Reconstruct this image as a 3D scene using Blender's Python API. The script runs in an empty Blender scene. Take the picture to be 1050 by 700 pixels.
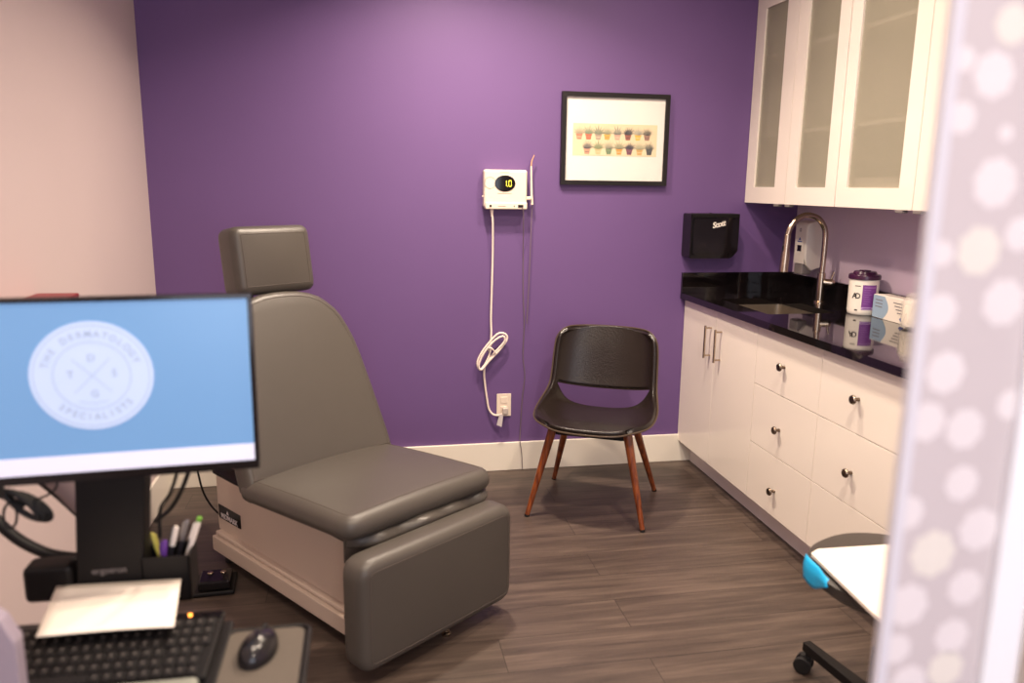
import bpy, bmesh, math, random
from mathutils import Vector, Matrix, Euler
random.seed(7)
S = bpy.context.scene
C = S.collection
PI = math.pi

# ------------------------------------------------------------------ camera
cd = bpy.data.cameras.new('camera'); cam = bpy.data.objects.new('camera', cd); C.objects.link(cam)
S.camera = cam
cd.sensor_width = 36.0; cd.sensor_fit = 'HORIZONTAL'
cd.lens = 797.5 / 1050 * 36.0
r_ = Vector((0.98264048, -0.18508528, 0.01269359)); u_ = Vector((0.02405462, 0.19495517, 0.98051714)); f_ = Vector((0.18395397, 0.96319049, -0.196023))
m = Matrix((r_, u_, -f_)).transposed().to_4x4(); m.translation = Vector((0, 0, 1.4457)); cam.matrix_world = m
cd.clip_start = 0.02
cd.dof.use_dof = True; cd.dof.focus_distance = 3.65; cd.dof.aperture_fstop = 2.2

# ------------------------------------------------------------------ world, exposure
w = bpy.data.worlds.new('world'); S.world = w; w.use_nodes = True
w.node_tree.nodes['Background'].inputs[0].default_value = (0.75, 0.8, 1.0, 1); w.node_tree.nodes['Background'].inputs[1].default_value = 0.3
S.view_settings.view_transform = 'Standard'; S.view_settings.look = 'None'; S.view_settings.gamma = 1.0
S.view_settings.use_curve_mapping = False
S.view_settings.exposure = 0.8

# room dimensions
XL, XR, YB, ZC, YF = -0.941, 2.231, 3.775, 2.72, -1.6
WARM = (1.0, 0.82, 0.65); COOL = (0.86, 0.88, 1.0)
DOWNLIGHTS = [(0.42, 3.05, 21, 130), (-0.12, 1.10, 11, 140), (1.05, 1.45, 19, 155), (1.10, 2.75, 14, 155), (0.45, -0.55, 13, 160)]  # last entry is an added, unseen hall lamp that brightens the patterned panel
def area(name, loc, size, power, col, target=None, spread=180, size_y=None, shape='DISK'):
    l = bpy.data.lights.new(name, 'AREA'); l.shape = shape; l.size = size
    if size_y: l.shape = 'RECTANGLE'; l.size_y = size_y
    l.energy = power; l.color = col; l.spread = math.radians(spread)
    o = bpy.data.objects.new(name, l); C.objects.link(o); o.location = loc
    if target is not None:
        d = Vector(target) - Vector(loc); o.rotation_euler = d.to_track_quat('-Z', 'Y').to_euler()
    return o
# cool daylight from the glazed hall behind the open doorway (window in the front wall)
area('hall_daylight', (0.35, YF + 0.03, 1.55), 1.9, 20, COOL, target=(0.45, 3, 1.1), size_y=1.5)

# ------------------------------------------------------------------ helpers
def lin(c):
    c = c / 255.0
    return c / 12.92 if c <= 0.04045 else ((c + 0.055) / 1.055) ** 2.4
def rgb(r, g, b): return (lin(r), lin(g), lin(b), 1)
MATS = {}
def mat(name, col, rough=0.5, metal=0.0, noise=0.0, nscale=8.0, bump=0.0, bscale=60.0, coat=0.0, emit=0.0, trans=0.0, ior=1.45, sheen=0.0, spec=0.5, alpha=1.0):
    m = bpy.data.materials.new(name); m.use_nodes = True; nt = m.node_tree; b = nt.nodes['Principled BSDF']
    b.inputs['Base Color'].default_value = col; b.inputs['Roughness'].default_value = rough; b.inputs['Metallic'].default_value = metal
    b.inputs['Coat Weight'].default_value = coat; b.inputs['Coat Roughness'].default_value = 0.05
    b.inputs['Transmission Weight'].default_value = trans; b.inputs['IOR'].default_value = ior
    b.inputs['Specular IOR Level'].default_value = spec
    b.inputs['Alpha'].default_value = alpha
    if emit:
        b.inputs['Emission Color'].default_value = col; b.inputs['Emission Strength'].default_value = emit
    tc = nt.nodes.new('ShaderNodeTexCoord')
    if noise:
        n = nt.nodes.new('ShaderNodeTexNoise'); n.inputs['Scale'].default_value = nscale; n.inputs['Detail'].default_value = 4
        nt.links.new(tc.outputs['Object'], n.inputs['Vector'])
        mx = nt.nodes.new('ShaderNodeMix'); mx.data_type = 'RGBA'; mx.blend_type = 'MULTIPLY'; mx.inputs[0].default_value = 1
        rp = nt.nodes.new('ShaderNodeMapRange'); rp.inputs['To Min'].default_value = 1 - noise; rp.inputs['To Max'].default_value = 1 + noise
        nt.links.new(n.outputs['Fac'], rp.inputs['Value'])
        mx.inputs[6].default_value = col; nt.links.new(rp.outputs[0], mx.inputs[7]); nt.links.new(mx.outputs[2], b.inputs['Base Color'])
    if bump:
        n = nt.nodes.new('ShaderNodeTexNoise'); n.inputs['Scale'].default_value = bscale; n.inputs['Detail'].default_value = 5
        nt.links.new(tc.outputs['Object'], n.inputs['Vector'])
        bp = nt.nodes.new('ShaderNodeBump'); bp.inputs['Strength'].default_value = bump; bp.inputs['Distance'].default_value = 0.002
        nt.links.new(n.outputs['Fac'], bp.inputs['Height']); nt.links.new(bp.outputs[0], b.inputs['Normal'])
    MATS[name] = m; return m

def BM(): return bmesh.new()
def xf(bm, vs, M):
    if M is not None: bmesh.ops.transform(bm, matrix=M, verts=vs)
def T(*a): return Matrix.Translation(Vector(a))
def RX(a): return Matrix.Rotation(a, 4, 'X')
def RY(a): return Matrix.Rotation(a, 4, 'Y')
def RZ(a): return Matrix.Rotation(a, 4, 'Z')
def box(bm, lo, hi, bev=0.0, seg=2, M=None, mi=0):
    lo = Vector(lo); hi = Vector(hi)
    r = bmesh.ops.create_cube(bm, size=1.0); vs = r['verts']
    s = hi - lo; c = (hi + lo) / 2
    bmesh.ops.transform(bm, matrix=Matrix.Translation(c) @ Matrix.Diagonal((s.x, s.y, s.z, 1)), verts=vs)
    fs = set(f for v in vs for f in v.link_faces)
    for f in fs: f.material_index = mi
    if bev > 0:
        es = list(set(e for v in vs for e in v.link_edges))
        bev = min(bev, min(s) * 0.49)
        g = bmesh.ops.bevel(bm, geom=es, offset=bev, segments=seg, profile=0.5, affect='EDGES')
        vs = list(set(v for f in g['faces'] for v in f.verts) | set(v for v in vs if v.is_valid))
    xf(bm, vs, M); return bm
def lathe(bm, prof, seg=32, M=None, mi=0, cap=True):
    rings = []
    for (r, z) in prof:
        if r < 1e-6: rings.append([bm.verts.new((0, 0, z))])
        else: rings.append([bm.verts.new((r * math.cos(2 * PI * k / seg), r * math.sin(2 * PI * k / seg), z)) for k in range(seg)])
    for a, b in zip(rings, rings[1:]):
        for k in range(seg):
            k2 = (k + 1) % seg
            if len(a) == 1 and len(b) == 1: continue
            if len(a) == 1: f = bm.faces.new((a[0], b[k2], b[k]))
            elif len(b) == 1: f = bm.faces.new((a[k], a[k2], b[0]))
            else: f = bm.faces.new((a[k], a[k2], b[k2], b[k]))
            f.material_index = mi
    if cap:
        for rg, rev in ((rings[0], True), (rings[-1], False)):
            if len(rg) > 1:
                f = bm.faces.new(rg[::-1] if rev else rg); f.material_index = mi
    vs = [v for rg in rings for v in rg]
    xf(bm, vs, M); return bm
def cyl(bm, r, z0, z1, M=None, seg=24, r2=None, bev=0.0, mi=0):
    r2 = r if r2 is None else r2
    if bev: p = [(r - bev, z0), (r, z0 + bev), (r2, z1 - bev), (r2 - bev, z1)]
    else: p = [(r, z0), (r2, z1)]
    return lathe(bm, p, seg, M, mi)
def smooth_path(pts, n=6):
    P = [Vector(p) for p in pts]
    if len(P) < 3: return P
    out = []
    Q = [P[0] * 2 - P[1]] + P + [P[-1] * 2 - P[-2]]
    for i in range(1, len(Q) - 2):
        a, b, c, d = Q[i - 1], Q[i], Q[i + 1], Q[i + 2]
        for k in range(n):
            t = k / n
            out.append(0.5 * ((2 * b) + (c - a) * t + (2 * a - 5 * b + 4 * c - d) * t * t + (3 * b - a - 3 * c + d) * t ** 3))
    out.append(P[-1]); return out
def tube(bm, pts, r, seg=10, smooth=0, M=None, mi=0, flat=1.0, closed=False):
    P = smooth_path(pts, smooth) if smooth else [Vector(p) for p in pts]
    n = len(P); rr = (lambda i: r(i / (n - 1))) if callable(r) else (lambda i: r)
    rings = []; up = None
    for i in range(n):
        if closed: t = P[(i + 1) % n] - P[i - 1]
        else: t = (P[min(i + 1, n - 1)] - P[max(i - 1, 0)])
        t = t.normalized() if t.length > 1e-9 else Vector((0, 0, 1))
        if up is None:
            up = Vector((0, 0, 1)) if abs(t.z) < 0.9 else Vector((1, 0, 0))
        up = (up - t * up.dot(t))
        up = up.normalized() if up.length > 1e-6 else t.orthogonal().normalized()
        sd = t.cross(up)
        q = rr(i)
        rings.append([bm.verts.new(P[i] + (sd * math.cos(2 * PI * k / seg) + up * math.sin(2 * PI * k / seg) * flat) * q) for k in range(seg)])
    prs = list(zip(rings, rings[1:])) + ([(rings[-1], rings[0])] if closed else [])
    for a, b in prs:
        for k in range(seg):
            k2 = (k + 1) % seg
            bm.faces.new((a[k], a[k2], b[k2], b[k])).material_index = mi
    if not closed:
        bm.faces.new(rings[0][::-1]).material_index = mi; bm.faces.new(rings[-1]).material_index = mi
    xf(bm, [v for rg in rings for v in rg], M); return bm
def prism(bm, poly, z0, z1, M=None, mi=0, bev=0.0, seg=2):
    a = [bm.verts.new((x, y, z0)) for x, y in poly]; b = [bm.verts.new((x, y, z1)) for x, y in poly]
    n = len(poly); fs = [bm.faces.new(a[::-1]), bm.faces.new(b)]
    for i in range(n): fs.append(bm.faces.new((a[i], a[(i + 1) % n], b[(i + 1) % n], b[i])))
    for f in fs: f.material_index = mi
    vs = a + b
    if bev:
        g = bmesh.ops.bevel(bm, geom=list(set(e for f in fs for e in f.edges)), offset=bev, segments=seg, affect='EDGES', profile=0.5)
        vs = list(set(v for f in g['faces'] for v in f.verts) | set(v for v in vs if v.is_valid))
    xf(bm, vs, M); return bm
def rounded(poly, r, n=6):
    """polygon (ccw) with every corner rounded; r number or list"""
    out = []; N = len(poly)
    for i in range(N):
        p = Vector(poly[i]); a = Vector(poly[i - 1]); b = Vector(poly[(i + 1) % N])
        ri = r[i] if isinstance(r, (list, tuple)) else r
        da = (a - p).normalized(); db = (b - p).normalized()
        ang = da.angle(db); d = min(ri / math.tan(ang / 2), (a - p).length * .49, (b - p).length * .49)
        s = p + da * d; e = p + db * d
        for k in range(n + 1):
            t = k / n
            q = s * (1 - t) ** 2 + p * 2 * t * (1 - t) + e * t * t
            out.append((q.x, q.y))
    return out
def densify(poly, step):
    out = []
    for i in range(len(poly)):
        a = Vector(poly[i]); b = Vector(poly[(i + 1) % len(poly)]); L = (b - a).length
        k = max(1, int(L / step))
        for j in range(k): q = a.lerp(b, j / k); out.append((q.x, q.y))
    return out
def pad(bm, poly, th, r, dome=0.0, rb=None, hfun=None, step=0.02, M=None):
    """upholstered pad: outline in local xy (ccw), from z=0 up to z=th, rim radius r, domed top; hfun(x,y) adds height"""
    rb = r if rb is None else rb
    P = [Vector(p) for p in densify(poly, step)]; N = len(P)
    nr = []
    for i in range(N):
        t = (P[(i + 1) % N] - P[i - 1]).normalized(); nr.append(Vector((-t.y, t.x)))     # inward normal for ccw
    cx = sum(p.x for p in P) / N; cy = sum(p.y for p in P) / N; c = Vector((cx, cy))
    hx = max(abs(p.x - cx) for p in P); hy = max(abs(p.y - cy) for p in P)
    def dm(x, y): return dome * max(0, 1 - ((x - cx) / hx) ** 2) * max(0, 1 - ((y - cy) / hy) ** 2)
    layers = []
    for k in range(5):                      # lower rim
        a = PI / 2 * k / 4; layers.append((rb * (1 - math.sin(a)), rb * (1 - math.cos(a)), 0))
    for k in range(7):
        a = PI / 2 * k / 6; layers.append((r * (1 - math.cos(a)), th - r + r * math.sin(a), 0))
    rings = []
    for ins, z, _ in layers:
        rings.append([(P[i] + nr[i] * ins, z) for i in range(N)])
    base = [p for p, z in rings[-1]]
    for s in (0.9, 0.78, 0.62, 0.45, 0.28, 0.12):
        rings.append([(c + (p - c) * s, th) for p in base])
    V = []
    for j, rg in enumerate(rings):
        row = []
        for p, z in rg:
            h = (hfun(p.x, p.y) if hfun else 0) + dm(p.x, p.y)
            zz = z + (h if z > th * .5 else 0)
            row.append(bm.verts.new((p.x, p.y, zz)))
        V.append(row)
    for a, b in zip(V, V[1:]):
        for i in range(N):
            i2 = (i + 1) % N
            bm.faces.new((a[i], a[i2], b[i2], b[i]))
    top = bm.verts.new((cx, cy, th + dome + (hfun(cx, cy) if hfun else 0)))
    for i in range(N): bm.faces.new((V[-1][i], V[-1][(i + 1) % N], top))
    bm.faces.new(V[0][::-1])
    vs = [v for row in V for v in row] + [top]
    xf(bm, vs, M)
    rim = [(V[11][i].co.copy()) for i in range(N)]      # ring where the rim meets the top face
    return rim
def join_bm(bm, name, m, parent=None, smooth=True, angle=40):
    me = bpy.data.meshes.new(name)
    bmesh.ops.recalc_face_normals(bm, faces=bm.faces)
    bm.to_mesh(me); bm.free()
    for mm in (m if isinstance(m, (list, tuple)) else [m]): me.materials.append(mm)
    if smooth:
        for p in me.polygons: p.use_smooth = True
        try: me.set_sharp_from_angle(angle=math.radians(angle))
        except Exception: pass
    o = bpy.data.objects.new(name, me); C.objects.link(o)
    if parent: o.parent = parent
    if smooth and len(me.polygons) < 900:
        wn = o.modifiers.new('wn', 'WEIGHTED_NORMAL'); wn.keep_sharp = True; wn.weight = 80
    return o
obj = join_bm
def thing(name, label, cat, loc=(0, 0, 0), rotz=0.0, group=None):
    o = bpy.data.objects.new(name, None); C.objects.link(o); o.location = loc; o.rotation_euler = (0, 0, rotz)
    o['label'] = label; o['category'] = cat
    if group: o['group'] = group
    return o
def tag(o, label, cat, group=None):
    o['label'] = label; o['category'] = cat
    if group: o['group'] = group
    return o
def struct(name, bm, m, parent=None, **k):
    o = obj(bm, name, m, parent, **k)
    if parent is None: o['kind'] = 'structure'
    return o
def recentre(o):
    """put a single-mesh thing's origin at its base"""
    me = o.data; xs = [v.co for v in me.vertices]
    c = Vector(((min(v.x for v in xs) + max(v.x for v in xs)) / 2, (min(v.y for v in xs) + max(v.y for v in xs)) / 2, min(v.z for v in xs)))
    me.transform(Matrix.Translation(-c)); o.location = c; return o
def copy_tree(o, parent=None):
    c = o.copy(); C.objects.link(c); c.parent = parent
    for ch in [x for x in bpy.data.objects if x.parent == o and x is not c]: copy_tree(ch, c)
    return c
def text_bm(bm, s, size, M, ext=0.0004, mi=0, align='CENTER', spacing=1.0, shear=0.0, bold=0.0):
    cu = bpy.data.curves.new('t', 'FONT'); cu.body = s; cu.size = size; cu.extrude = ext; cu.align_x = align; cu.align_y = 'CENTER'
    cu.space_character = spacing; cu.shear = shear; cu.offset = bold; cu.resolution_u = 3
    o = bpy.data.objects.new('t', cu); C.objects.link(o)
    bpy.context.view_layer.update()
    me = bpy.data.meshes.new_from_object(o.evaluated_get(bpy.context.evaluated_depsgraph_get()))
    me.transform(M); n0 = len(bm.faces); bm.from_mesh(me); bm.faces.ensure_lookup_table()
    for f in bm.faces[n0:]: f.material_index = mi
    bpy.data.objects.remove(o); bpy.data.meshes.remove(me); bpy.data.curves.remove(cu)
# frames for writing: text lies in local xy; these stand it up facing the room
def FACE_NY(x, y, z): return T(x, y, z) @ RX(PI / 2)                        # on a surface facing -Y
def FACE_NX(x, y, z): return T(x, y, z) @ RZ(-PI / 2) @ RX(PI / 2)          # on a surface facing -X

# ------------------------------------------------------------------ materials
purple = mat('purple_paint', rgb(104, 77, 128), 0.55, bump=0.12, bscale=220, noise=0.03, nscale=3)
blush = mat('blush_paint', rgb(202, 186, 184), 0.6, bump=0.12, bscale=220, noise=0.02, nscale=3)
lilac = mat('lilac_paint', rgb(212, 192, 212), 0.55, bump=0.12, bscale=220, noise=0.02, nscale=3)
ceilm = mat('ceiling_paint', rgb(225, 222, 218), 0.8, bump=0.1, bscale=120)
trimw = mat('white_trim', rgb(236, 228, 214), 0.35, noise=0.02, nscale=5)
lacq = mat('white_lacquer', rgb(240, 230, 219), 0.22, noise=0.012, nscale=3, coat=0.3)
kickm = mat('grey_lilac_kick', rgb(236, 226, 226), 0.45, noise=0.03, nscale=6)
carc = mat('cabinet_white', rgb(220, 210, 196), 0.5, noise=0.02)
stone = mat('black_polished_stone', rgb(18, 14, 15), 0.045, noise=0.25, nscale=60, coat=0.3)
steel = mat('brushed_steel', rgb(150, 138, 124), 0.40, 0.85, noise=0.05, nscale=40)
nickel = mat('brushed_nickel', rgb(186, 168, 148), 0.24, 1.0, noise=0.05, nscale=50)
pewter = mat('dark_pewter', rgb(120, 105, 92), 0.28, 1.0, noise=0.05, nscale=50)
frost = mat('frosted_glass', rgb(178, 172, 152), 0.35, alpha=0.5, noise=0.02, nscale=4)
taupe = mat('taupe_vinyl', rgb(76, 71, 66), 0.36, noise=0.04, nscale=10, bump=0.25, bscale=500)
taupe_p = mat('taupe_piping', rgb(80, 72, 66), 0.5, noise=0.04, nscale=10)
beige = mat('beige_enamel', rgb(190, 172, 158), 0.4, noise=0.02, nscale=6)
blackp = mat('black_plastic', rgb(15, 12, 12), 0.5, noise=0.08, nscale=20, bump=0.1, bscale=400, spec=0.3)
blackg = mat('black_gloss_plastic', rgb(16, 13, 14), 0.12, noise=0.08, nscale=20)
rubber = mat('black_rubber', rgb(20, 18, 18), 0.6, noise=0.08, nscale=20)
leather = mat('black_leather', rgb(30, 23, 20), 0.27, noise=0.15, nscale=14, bump=0.7, bscale=140)
piping_b = mat('dark_brown_piping', rgb(72, 58, 46), 0.35, noise=0.1, nscale=30)
cream = mat('cream_plastic', rgb(230, 214, 196), 0.35, noise=0.015, nscale=20)
whitep = mat('white_plastic', rgb(234, 226, 214), 0.32, noise=0.015, nscale=20)
greyp = mat('grey_plastic', rgb(120, 112, 110), 0.45, noise=0.04, nscale=20)
mauvep = mat('mauve_grey_plastic', rgb(140, 122, 122), 0.45, noise=0.04, nscale=20)
paperm = mat('white_paper', rgb(232, 222, 210), 0.8, noise=0.012, nscale=10)
ink = mat('grey_ink', rgb(120, 116, 120), 0.7, noise=0.05)
darkink = mat('black_ink', rgb(32, 28, 32), 0.6, noise=0.05)
blueink = mat('blue_ink', rgb(60, 80, 150), 0.6, noise=0.05)
purpink = mat('purple_label', rgb(120, 60, 140), 0.45, noise=0.05)
purplid = mat('dark_purple_lid', rgb(58, 22, 52), 0.25, noise=0.08)
glassm = mat('clear_glass', rgb(238, 232, 226), 0.03, alpha=0.22, noise=0.01)
cotton = mat('cotton', rgb(238, 226, 208), 0.9, noise=0.05, nscale=40, bump=0.8, bscale=120)
bluebox = mat('pale_blue_card', rgb(150, 172, 192), 0.5, noise=0.03)
tealp = mat('bright_blue_plastic', rgb(30, 165, 220), 0.4, noise=0.05, nscale=15)
redp = mat('red_plastic', rgb(160, 40, 46), 0.4, noise=0.05)
yellowled = mat('yellow_led', rgb(235, 215, 60), 0.4, emit=1.6, noise=0.02)
orangeled = mat('orange_led', rgb(255, 150, 60), 0.4, emit=3.0, noise=0.02)
screenblue = mat('screen_blue', rgb(104, 147, 192), 0.25, emit=0.26, noise=0.05, nscale=2.0)
screenpale = mat('screen_pale', rgb(178, 196, 226), 0.25, emit=0.28, noise=0.02)
screengrey = mat('screen_grey', rgb(150, 166, 192), 0.25, emit=0.26, noise=0.02)
screenbar = mat('screen_bar', rgb(208, 208, 228), 0.25, emit=0.33, noise=0.02)
lampm = mat('lamp_glow', (1.0, 0.8, 0.6, 1), 0.5, emit=9.0)
def wood_leg():
    m = mat('walnut_red_wood', rgb(122, 58, 26), 0.28, coat=0.4); nt = m.node_tree; b = nt.nodes['Principled BSDF']
    tc = nt.nodes.new('ShaderNodeTexCoord'); mp = nt.nodes.new('ShaderNodeMapping'); mp.inputs['Scale'].default_value = (60, 60, 5)
    n = nt.nodes.new('ShaderNodeTexNoise'); n.inputs['Scale'].default_value = 1.5; n.inputs['Detail'].default_value = 5
    cr = nt.nodes.new('ShaderNodeValToRGB'); cr.color_ramp.elements[0].color = rgb(88, 36, 16); cr.color_ramp.elements[1].color = rgb(150, 78, 36)
    cr.color_ramp.elements[0].position = .35; cr.color_ramp.elements[1].position = .7
    nt.links.new(tc.outputs['Object'], mp.inputs[0]); nt.links.new(mp.outputs[0], n.inputs['Vector']); nt.links.new(n.outputs['Fac'], cr.inputs[0]); nt.links.new(cr.outputs[0], b.inputs['Base Color'])
    return m
woodm = wood_leg()
def floor_mat():
    m = bpy.data.materials.new('grey_brown_planks'); m.use_nodes = True; nt = m.node_tree; b = nt.nodes['Principled BSDF']
    tc = nt.nodes.new('ShaderNodeTexCoord')
    br = nt.nodes.new('ShaderNodeTexBrick'); br.offset = 0.37; br.offset_frequency = 2
    br.inputs['Color1'].default_value = (0.15, .15, .15, 1); br.inputs['Color2'].default_value = (0.85, .85, .85, 1); br.inputs['Mortar'].default_value = (0.0, 0, 0, 1)
    br.inputs['Scale'].default_value = 1.0; br.inputs['Mortar Size'].default_value = 0.0014; br.inputs['Mortar Smooth'].default_value = 0.2
    br.inputs['Brick Width'].default_value = 1.22; br.inputs['Row Height'].default_value = 0.178; br.inputs['Bias'].default_value = 0.0
    mp0 = nt.nodes.new('ShaderNodeMapping'); mp0.inputs['Location'].default_value = (0.37, 0.06, 0)
    nt.links.new(tc.outputs['Object'], mp0.inputs[0]); nt.links.new(mp0.outputs[0], br.inputs['Vector'])
    # grain, stretched along the planks and shifted per plank
    add = nt.nodes.new('ShaderNodeVectorMath'); add.operation = 'MULTIPLY_ADD'
    nt.links.new(br.outputs['Color'], add.inputs[0]); add.inputs[1].default_value = (7, 13, 5)
    mp = nt.nodes.new('ShaderNodeMapping'); mp.inputs['Scale'].default_value = (1.6, 22, 1)
    nt.links.new(tc.outputs['Object'], mp.inputs[0]); nt.links.new(mp.outputs[0], add.inputs[2])
    n = nt.nodes.new('ShaderNodeTexNoise'); n.inputs['Scale'].default_value = 1.3; n.inputs['Detail'].default_value = 7; n.inputs['Roughness'].default_value = .62; n.inputs['Distortion'].default_value = .6
    nt.links.new(add.outputs[0], n.inputs['Vector'])
    mp2 = nt.nodes.new('ShaderNodeMapping'); mp2.inputs['Scale'].default_value = (0.9, 3.2, 1)
    nt.links.new(tc.outputs['Object'], mp2.inputs[0])
    n2 = nt.nodes.new('ShaderNodeTexNoise'); n2.inputs['Scale'].default_value = 1.6; n2.inputs['Detail'].default_value = 3
    nt.links.new(mp2.outputs[0], n2.inputs['Vector'])
    cr = nt.nodes.new('ShaderNodeValToRGB'); e = cr.color_ramp.elements
    e[0].position = .30; e[0].color = rgb(56, 46, 41); e[1].position = .72; e[1].color = rgb(96, 82, 73)
    k = e.new(.5); k.color = rgb(75, 63, 56)
    a1 = nt.nodes.new('ShaderNodeMath'); a1.operation = 'MULTIPLY_ADD'; a1.inputs[1].default_value = 0.16
    sep = nt.nodes.new('ShaderNodeSeparateColor'); nt.links.new(br.outputs['Color'], sep.inputs[0])
    nt.links.new(sep.outputs[0], a1.inputs[0]); 
    a2 = nt.nodes.new('ShaderNodeMath'); a2.operation = 'MULTIPLY_ADD'; a2.inputs[1].default_value = 0.35
    nt.links.new(n2.outputs['Fac'], a2.inputs[0]); nt.links.new(n.outputs['Fac'], a2.inputs[2])
    nt.links.new(a2.outputs[0], a1.inputs[2])
    sb = nt.nodes.new('ShaderNodeMath'); sb.operation = 'SUBTRACT'; sb.inputs[1].default_value = 0.25
    nt.links.new(a1.outputs[0], sb.inputs[0]); nt.links.new(sb.outputs[0], cr.inputs[0])
    mx = nt.nodes.new('ShaderNodeMix'); mx.data_type = 'RGBA'; mx.blend_type = 'MIX'
    nt.links.new(br.outputs['Fac'], mx.inputs[0]); nt.links.new(cr.outputs[0], mx.inputs[6]); mx.inputs[7].default_value = rgb(40, 32, 28)
    nt.links.new(mx.outputs[2], b.inputs['Base Color']); b.inputs['Roughness'].default_value = 0.42
    bp = nt.nodes.new('ShaderNodeBump'); bp.inputs['Strength'].default_value = .25; bp.inputs['Distance'].default_value = .002
    nt.links.new(n.outputs['Fac'], bp.inputs['Height']); nt.links.new(bp.outputs[0], b.inputs['Normal'])
    return m
planks = floor_mat()

# ------------------------------------------------------------------ room shell
def slab(name, lo, hi, m): b = BM(); box(b, lo, hi); return struct(name, b, m, smooth=False)
slab('floor', (XL - .1, YF - .1, -.08), (XR + .1, YB + .1, 0), planks)
slab('ceiling', (XL - .1, YF - .1, ZC), (XR + .1, YB + .1, ZC + .08), ceilm)
slab('wall_back', (XL - .1, YB, 0), (XR + .1, YB + .1, ZC), purple)
slab('wall_left', (XL - .1, YF, 0), (XL, YB, ZC), blush)
slab('wall_right', (XR, YF, 0), (XR + .1, YB, ZC), lilac)
# front wall with the glazed opening of the hall
b = BM(); box(b, (XL, YF - .1, 0), (-.65, YF, ZC)); box(b, (1.35, YF - .1, 0), (XR, YF, ZC)); box(b, (-.65, YF - .1, 0), (1.35, YF, .75)); box(b, (-.65, YF - .1, 2.35), (1.35, YF, ZC))
struct('wall_front', b, blush, smooth=False)
b = BM()
for x0, x1 in ((-.65, -.60), (.325, .375), (1.30, 1.35)): box(b, (x0, YF - .08, .75), (x1, YF - .02, 2.35), .004)
box(b, (-.65, YF - .08, .75), (1.35, YF - .02, .80), .004); box(b, (-.65, YF - .08, 2.30), (1.35, YF - .02, 2.35), .004)
struct('window_1', b, trimw)
def skirting(name, lo, hi): b = BM(); box(b, lo, hi, .004); return struct(name, b, trimw)
skirting('baseboard_back', (XL, YB - .016, 0), (1.707, YB, .15))
skirting('baseboard_left', (XL, YF, 0), (XL + .016, YB - .017, .15))

# recessed downlights in the ceiling
for i, (x, y, p, sp) in enumerate(DOWNLIGHTS):
    t = thing('ceiling_downlight', ['recessed round downlight in the ceiling nearest the purple wall', 'recessed round downlight in the ceiling over the workstation', 'recessed round downlight in the ceiling between doorway and stool', 'recessed round downlight in the ceiling over the leather chair and counter', 'added unseen downlight in the hall ceiling brightening the patterned panel'][i], 'ceiling light', (x, y, ZC), 0, 'recessed ceiling downlights')
    b = BM(); lathe(b, [(.075, 0), (.105, 0), (.105, -.006), (.095, -.010), (.078, -.004)], 32, cap=False); obj(b, 'trim_ring', whitep, t)
    b = BM(); cyl(b, .074, -.002, -.001, seg=32); obj(b, 'diffuser', lampm, t)
    l = area('downlight_beam', (x, y, ZC - .015), .15, p, WARM, target=(x, y, 0), spread=sp)

# ------------------------------------------------------------------ base cabinets and worktop
XC = 1.634
YC = [3.775, 2.993, 2.511, 2.030, 1.55]       # unit divisions from the back wall forward
def bar_handle(bm, y, z0, z1):                 # bar pull on two posts, on a door facing -X
    tube(bm, [(-.032, y, z0), (-.032, y, z1)], .0055, 10)
    for z in (z0 + .012, z1 - .012): tube(bm, [(0, y, z), (-.032, y, z)], .0045, 8)
def knob_bm(bm, y, z):
    lathe(bm, [(.007, 0), (.006, .012), (.007, .016), (.0155, .02), (.0165, .024), (.014, .029), (0, .0305)], 20, T(0, y, z) @ RY(-PI / 2))
U = thing('sink_cabinet', 'white two door cabinet under the sink against the purple wall', 'cabinet', (XC, (YC[0] + YC[1]) / 2, 0))
yc = (YC[0] + YC[1]) / 2
def unit_body(U, y0, y1, yc):
    b = BM(); X1 = XR - XC - .002
    a0, a1 = y0 - yc + .0005, y1 - yc - .0005
    box(b, (.02, a0, .12), (X1, a0 + .018, .885)); box(b, (.02, a1 - .018, .12), (X1, a1, .885)); box(b, (.02, a0 + .018, .12), (X1, a1 - .018, .138)); box(b, (X1 - .012, a0 + .018, .138), (X1, a1 - .018, .885)); box(b, (.02, a0 + .018, .862), (.10, a1 - .018, .885))
    obj(b, 'body', carc, U, smooth=False)
    b = BM(); box(b, (.072, a0, 0), (.088, a1, .119), .001); obj(b, 'toe_kick', kickm, U)
unit_body(U, YC[1], YC[0] - .001, yc)
ym = 3.395
for (a, c_, hy) in ((ym + .001, YC[0] - .003, 3.440), (YC[1] + .0015, ym - .001, 3.330)):
    b = BM(); box(b, (0, a - yc, .118), (.019, c_ - yc, .878), .0012); d = obj(b, 'door', lacq, U)
    b = BM(); bar_handle(b, hy - yc, .642, .80); obj(b, 'handle', nickel, d)
names = ['white drawer cabinet beside the sink cabinet with three knobbed drawers', 'white drawer cabinet nearer the doorway behind the stool', 'white drawer cabinet nearest the doorway behind the patterned panel']
for i in range(3):
    y1, y0 = YC[i + 1], YC[i + 2]; yc = (y0 + y1) / 2
    U = thing('drawer_cabinet', names[i], 'cabinet', (XC, yc, 0), 0, 'white drawer cabinets under the counter')
    unit_body(U, y0, y1, yc)
    for (z0, z1, kz) in ((.632, .878, .752), (.373, .629, .49), (.118, .370, .228)):
        b = BM(); box(b, (0, y0 - yc + .0012, z0), (.019, y1 - yc - .0012, z1), .0012); d = obj(b, 'drawer', lacq, U)
        b = BM(); knob_bm(b, 0.01, kz); obj(b, 'knob', pewter, d)

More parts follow.
